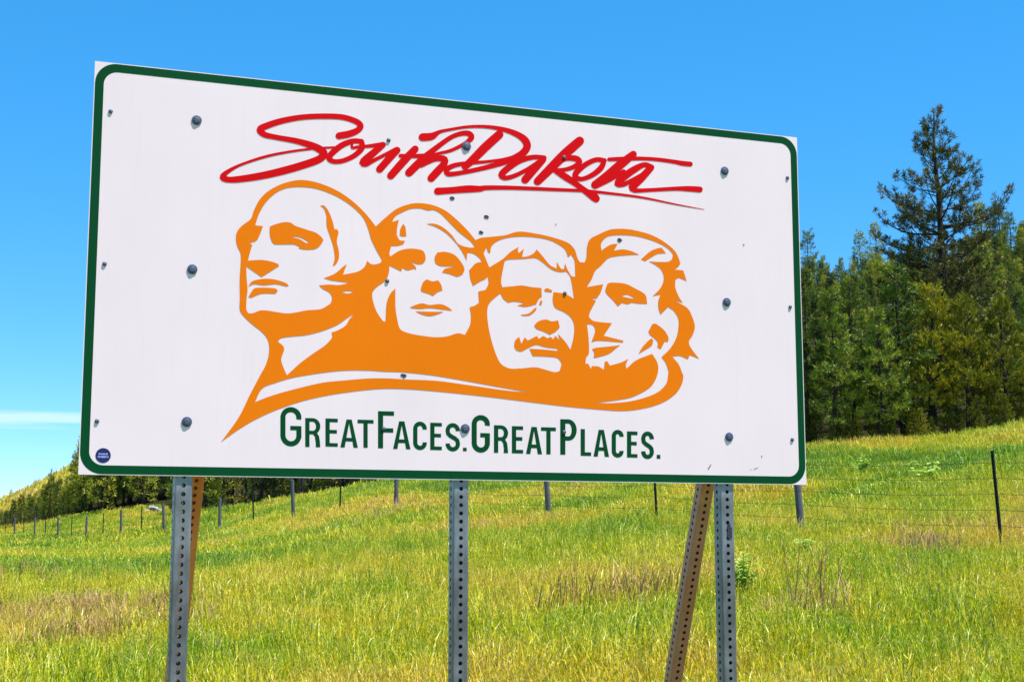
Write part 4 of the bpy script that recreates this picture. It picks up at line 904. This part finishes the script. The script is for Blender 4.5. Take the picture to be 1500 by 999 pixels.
def scatter(name, pts, nvar, coll, label, smin, smax, seed):
    rng = np.random.default_rng(seed); n_ = len(pts); me = bpy.data.meshes.new(name)
    me.vertices.add(n_); me.vertices.foreach_set('co', pts.astype(np.float32).ravel())
    a = me.attributes.new('pick', 'INT', 'POINT'); a.data.foreach_set('value', rng.integers(0, nvar, n_).astype(np.int32))
    a = me.attributes.new('turn', 'FLOAT_VECTOR', 'POINT'); rt = np.zeros((n_, 3), np.float32); rt[:, 2] = rng.random(n_) * 6.283; rt[:, :2] = rng.normal(0, .12, (n_, 2)); a.data.foreach_set('vector', rt.ravel())
    a = me.attributes.new('size', 'FLOAT', 'POINT'); X_, Y_ = pts[:, 0], pts[:, 1]
    und = .5 + .25 * np.sin(X_ * 1.1 + 1.7 * np.sin(Y_ * .6)) + .25 * np.sin(Y_ * 1.7 + 1.3 * np.sin(X_ * .8 + 2))
    a.data.foreach_set('value', (rng.uniform(smin, smax, n_) * (.75 + .5 * und)).astype(np.float32))
    o = link(name, me); tag(o, label, 'grass', kind='stuff')
    ng = bpy.data.node_groups.new(name, 'GeometryNodeTree')
    ng.interface.new_socket('Geometry', in_out='INPUT', socket_type='NodeSocketGeometry'); ng.interface.new_socket('Geometry', in_out='OUTPUT', socket_type='NodeSocketGeometry')
    N = ng.nodes; gi, go = N.new('NodeGroupInput'), N.new('NodeGroupOutput'); ip = N.new('GeometryNodeInstanceOnPoints'); ci = N.new('GeometryNodeCollectionInfo')
    ci.inputs['Collection'].default_value = coll; ci.inputs['Separate Children'].default_value = True; ci.inputs['Reset Children'].default_value = True
    def attr(nm_, ty):
        q_ = N.new('GeometryNodeInputNamedAttribute'); q_.data_type = ty; q_.inputs['Name'].default_value = nm_; return q_.outputs['Attribute']
    er = N.new('FunctionNodeEulerToRotation'); L = ng.links
    L.new(gi.outputs[0], ip.inputs['Points']); L.new(ci.outputs[0], ip.inputs['Instance']); ip.inputs['Pick Instance'].default_value = True
    L.new(attr('pick', 'INT'), ip.inputs['Instance Index']); L.new(attr('turn', 'FLOAT_VECTOR'), er.inputs[0]); L.new(er.outputs[0], ip.inputs['Rotation']); L.new(attr('size', 'FLOAT'), ip.inputs['Scale'])
    L.new(ip.outputs[0], go.inputs[0]); md = o.modifiers.new('scatter', 'NODES'); md.node_group = ng; return o
def sector(rng, r0, r1, dens, th=.46):
    n_ = int(th * (r1 * r1 - r0 * r0) * dens); r_ = np.sqrt(rng.uniform(r0 * r0, r1 * r1, n_)); a = rng.uniform(-th, th, n_)
    x, y = r_ * np.sin(a), r_ * np.cos(a); k_ = wooded(x, y) < rng.random(n_); x, y = x[k_], y[k_]; return np.stack([x, y, ground_z(x, y)], -1)
rng = np.random.default_rng(99)
scatter('grass', np.concatenate([sector(rng, 4.2, 9, 30), sector(rng, 9, 17, 85), sector(rng, 17, 30, 66)]), 8, near, 'yellow-green grass covering the near bank', .6, 1.35, 1)
scatter('grass', sector(rng, 30, 62, 22), 5, mid, 'green grass around the fence and crest', .7, 1.3, 2)
fp = np.concatenate([sector(rng, 62, 110, 3.2, .42), sector(rng, 110, 170, 1.6, .42)])
scatter('grass', fp, 4, far, 'distant meadow grass beyond the fence', .7, 1.2, 3)
dp = []
for p, rad, n_ in (((130, 905), .8, 60), ((105, 955), .4, 30), ((55, 915), .6, 26), ((912, 895), .45, 22), ((340, 800), 1.4, 18), ((1350, 815), .5, 20), ((30, 850), 2.0, 30), ((20, 800), 5, 50), ((215, 935), .4, 18), ((560, 765), 1.6, 16), ((850, 720), 1.6, 14), ((1430, 780), .7, 12), ((1180, 910), .3, 8)):
    x, y = on_ground(p); q_ = rng.normal(0, rad * .6, (n_, 2)) * [1.2, 1]; X, Y = x + q_[:, 0], y + q_[:, 1]; dp.append(np.stack([X, Y, ground_z(X, Y)], -1))
hx = np.stack([rng.uniform(-150, 300, 2600), rng.uniform(190, 330, 2600)], -1); X = (hx[:, 0] - CX) / FPX * hx[:, 1]
far_dry = collection_of('grass_hill', [clump('hill_tuft', 80 + s, 30, 1.3, .2, .5, .14, M['grass_dry']) for s in range(3)])
scatter('dry_grass', np.stack([X, hx[:, 1], ground_z(X, hx[:, 1])], -1), 3, far_dry, 'straw-coloured grass on the far hill', .7, 1.3, 5)
scatter('dry_grass', np.concatenate(dp), 4, dryc, 'tan dead grass in patches among the green', .9, 1.5, 4)
print('tris big', nbt, [PR[k_][0][2] for k_ in PR])
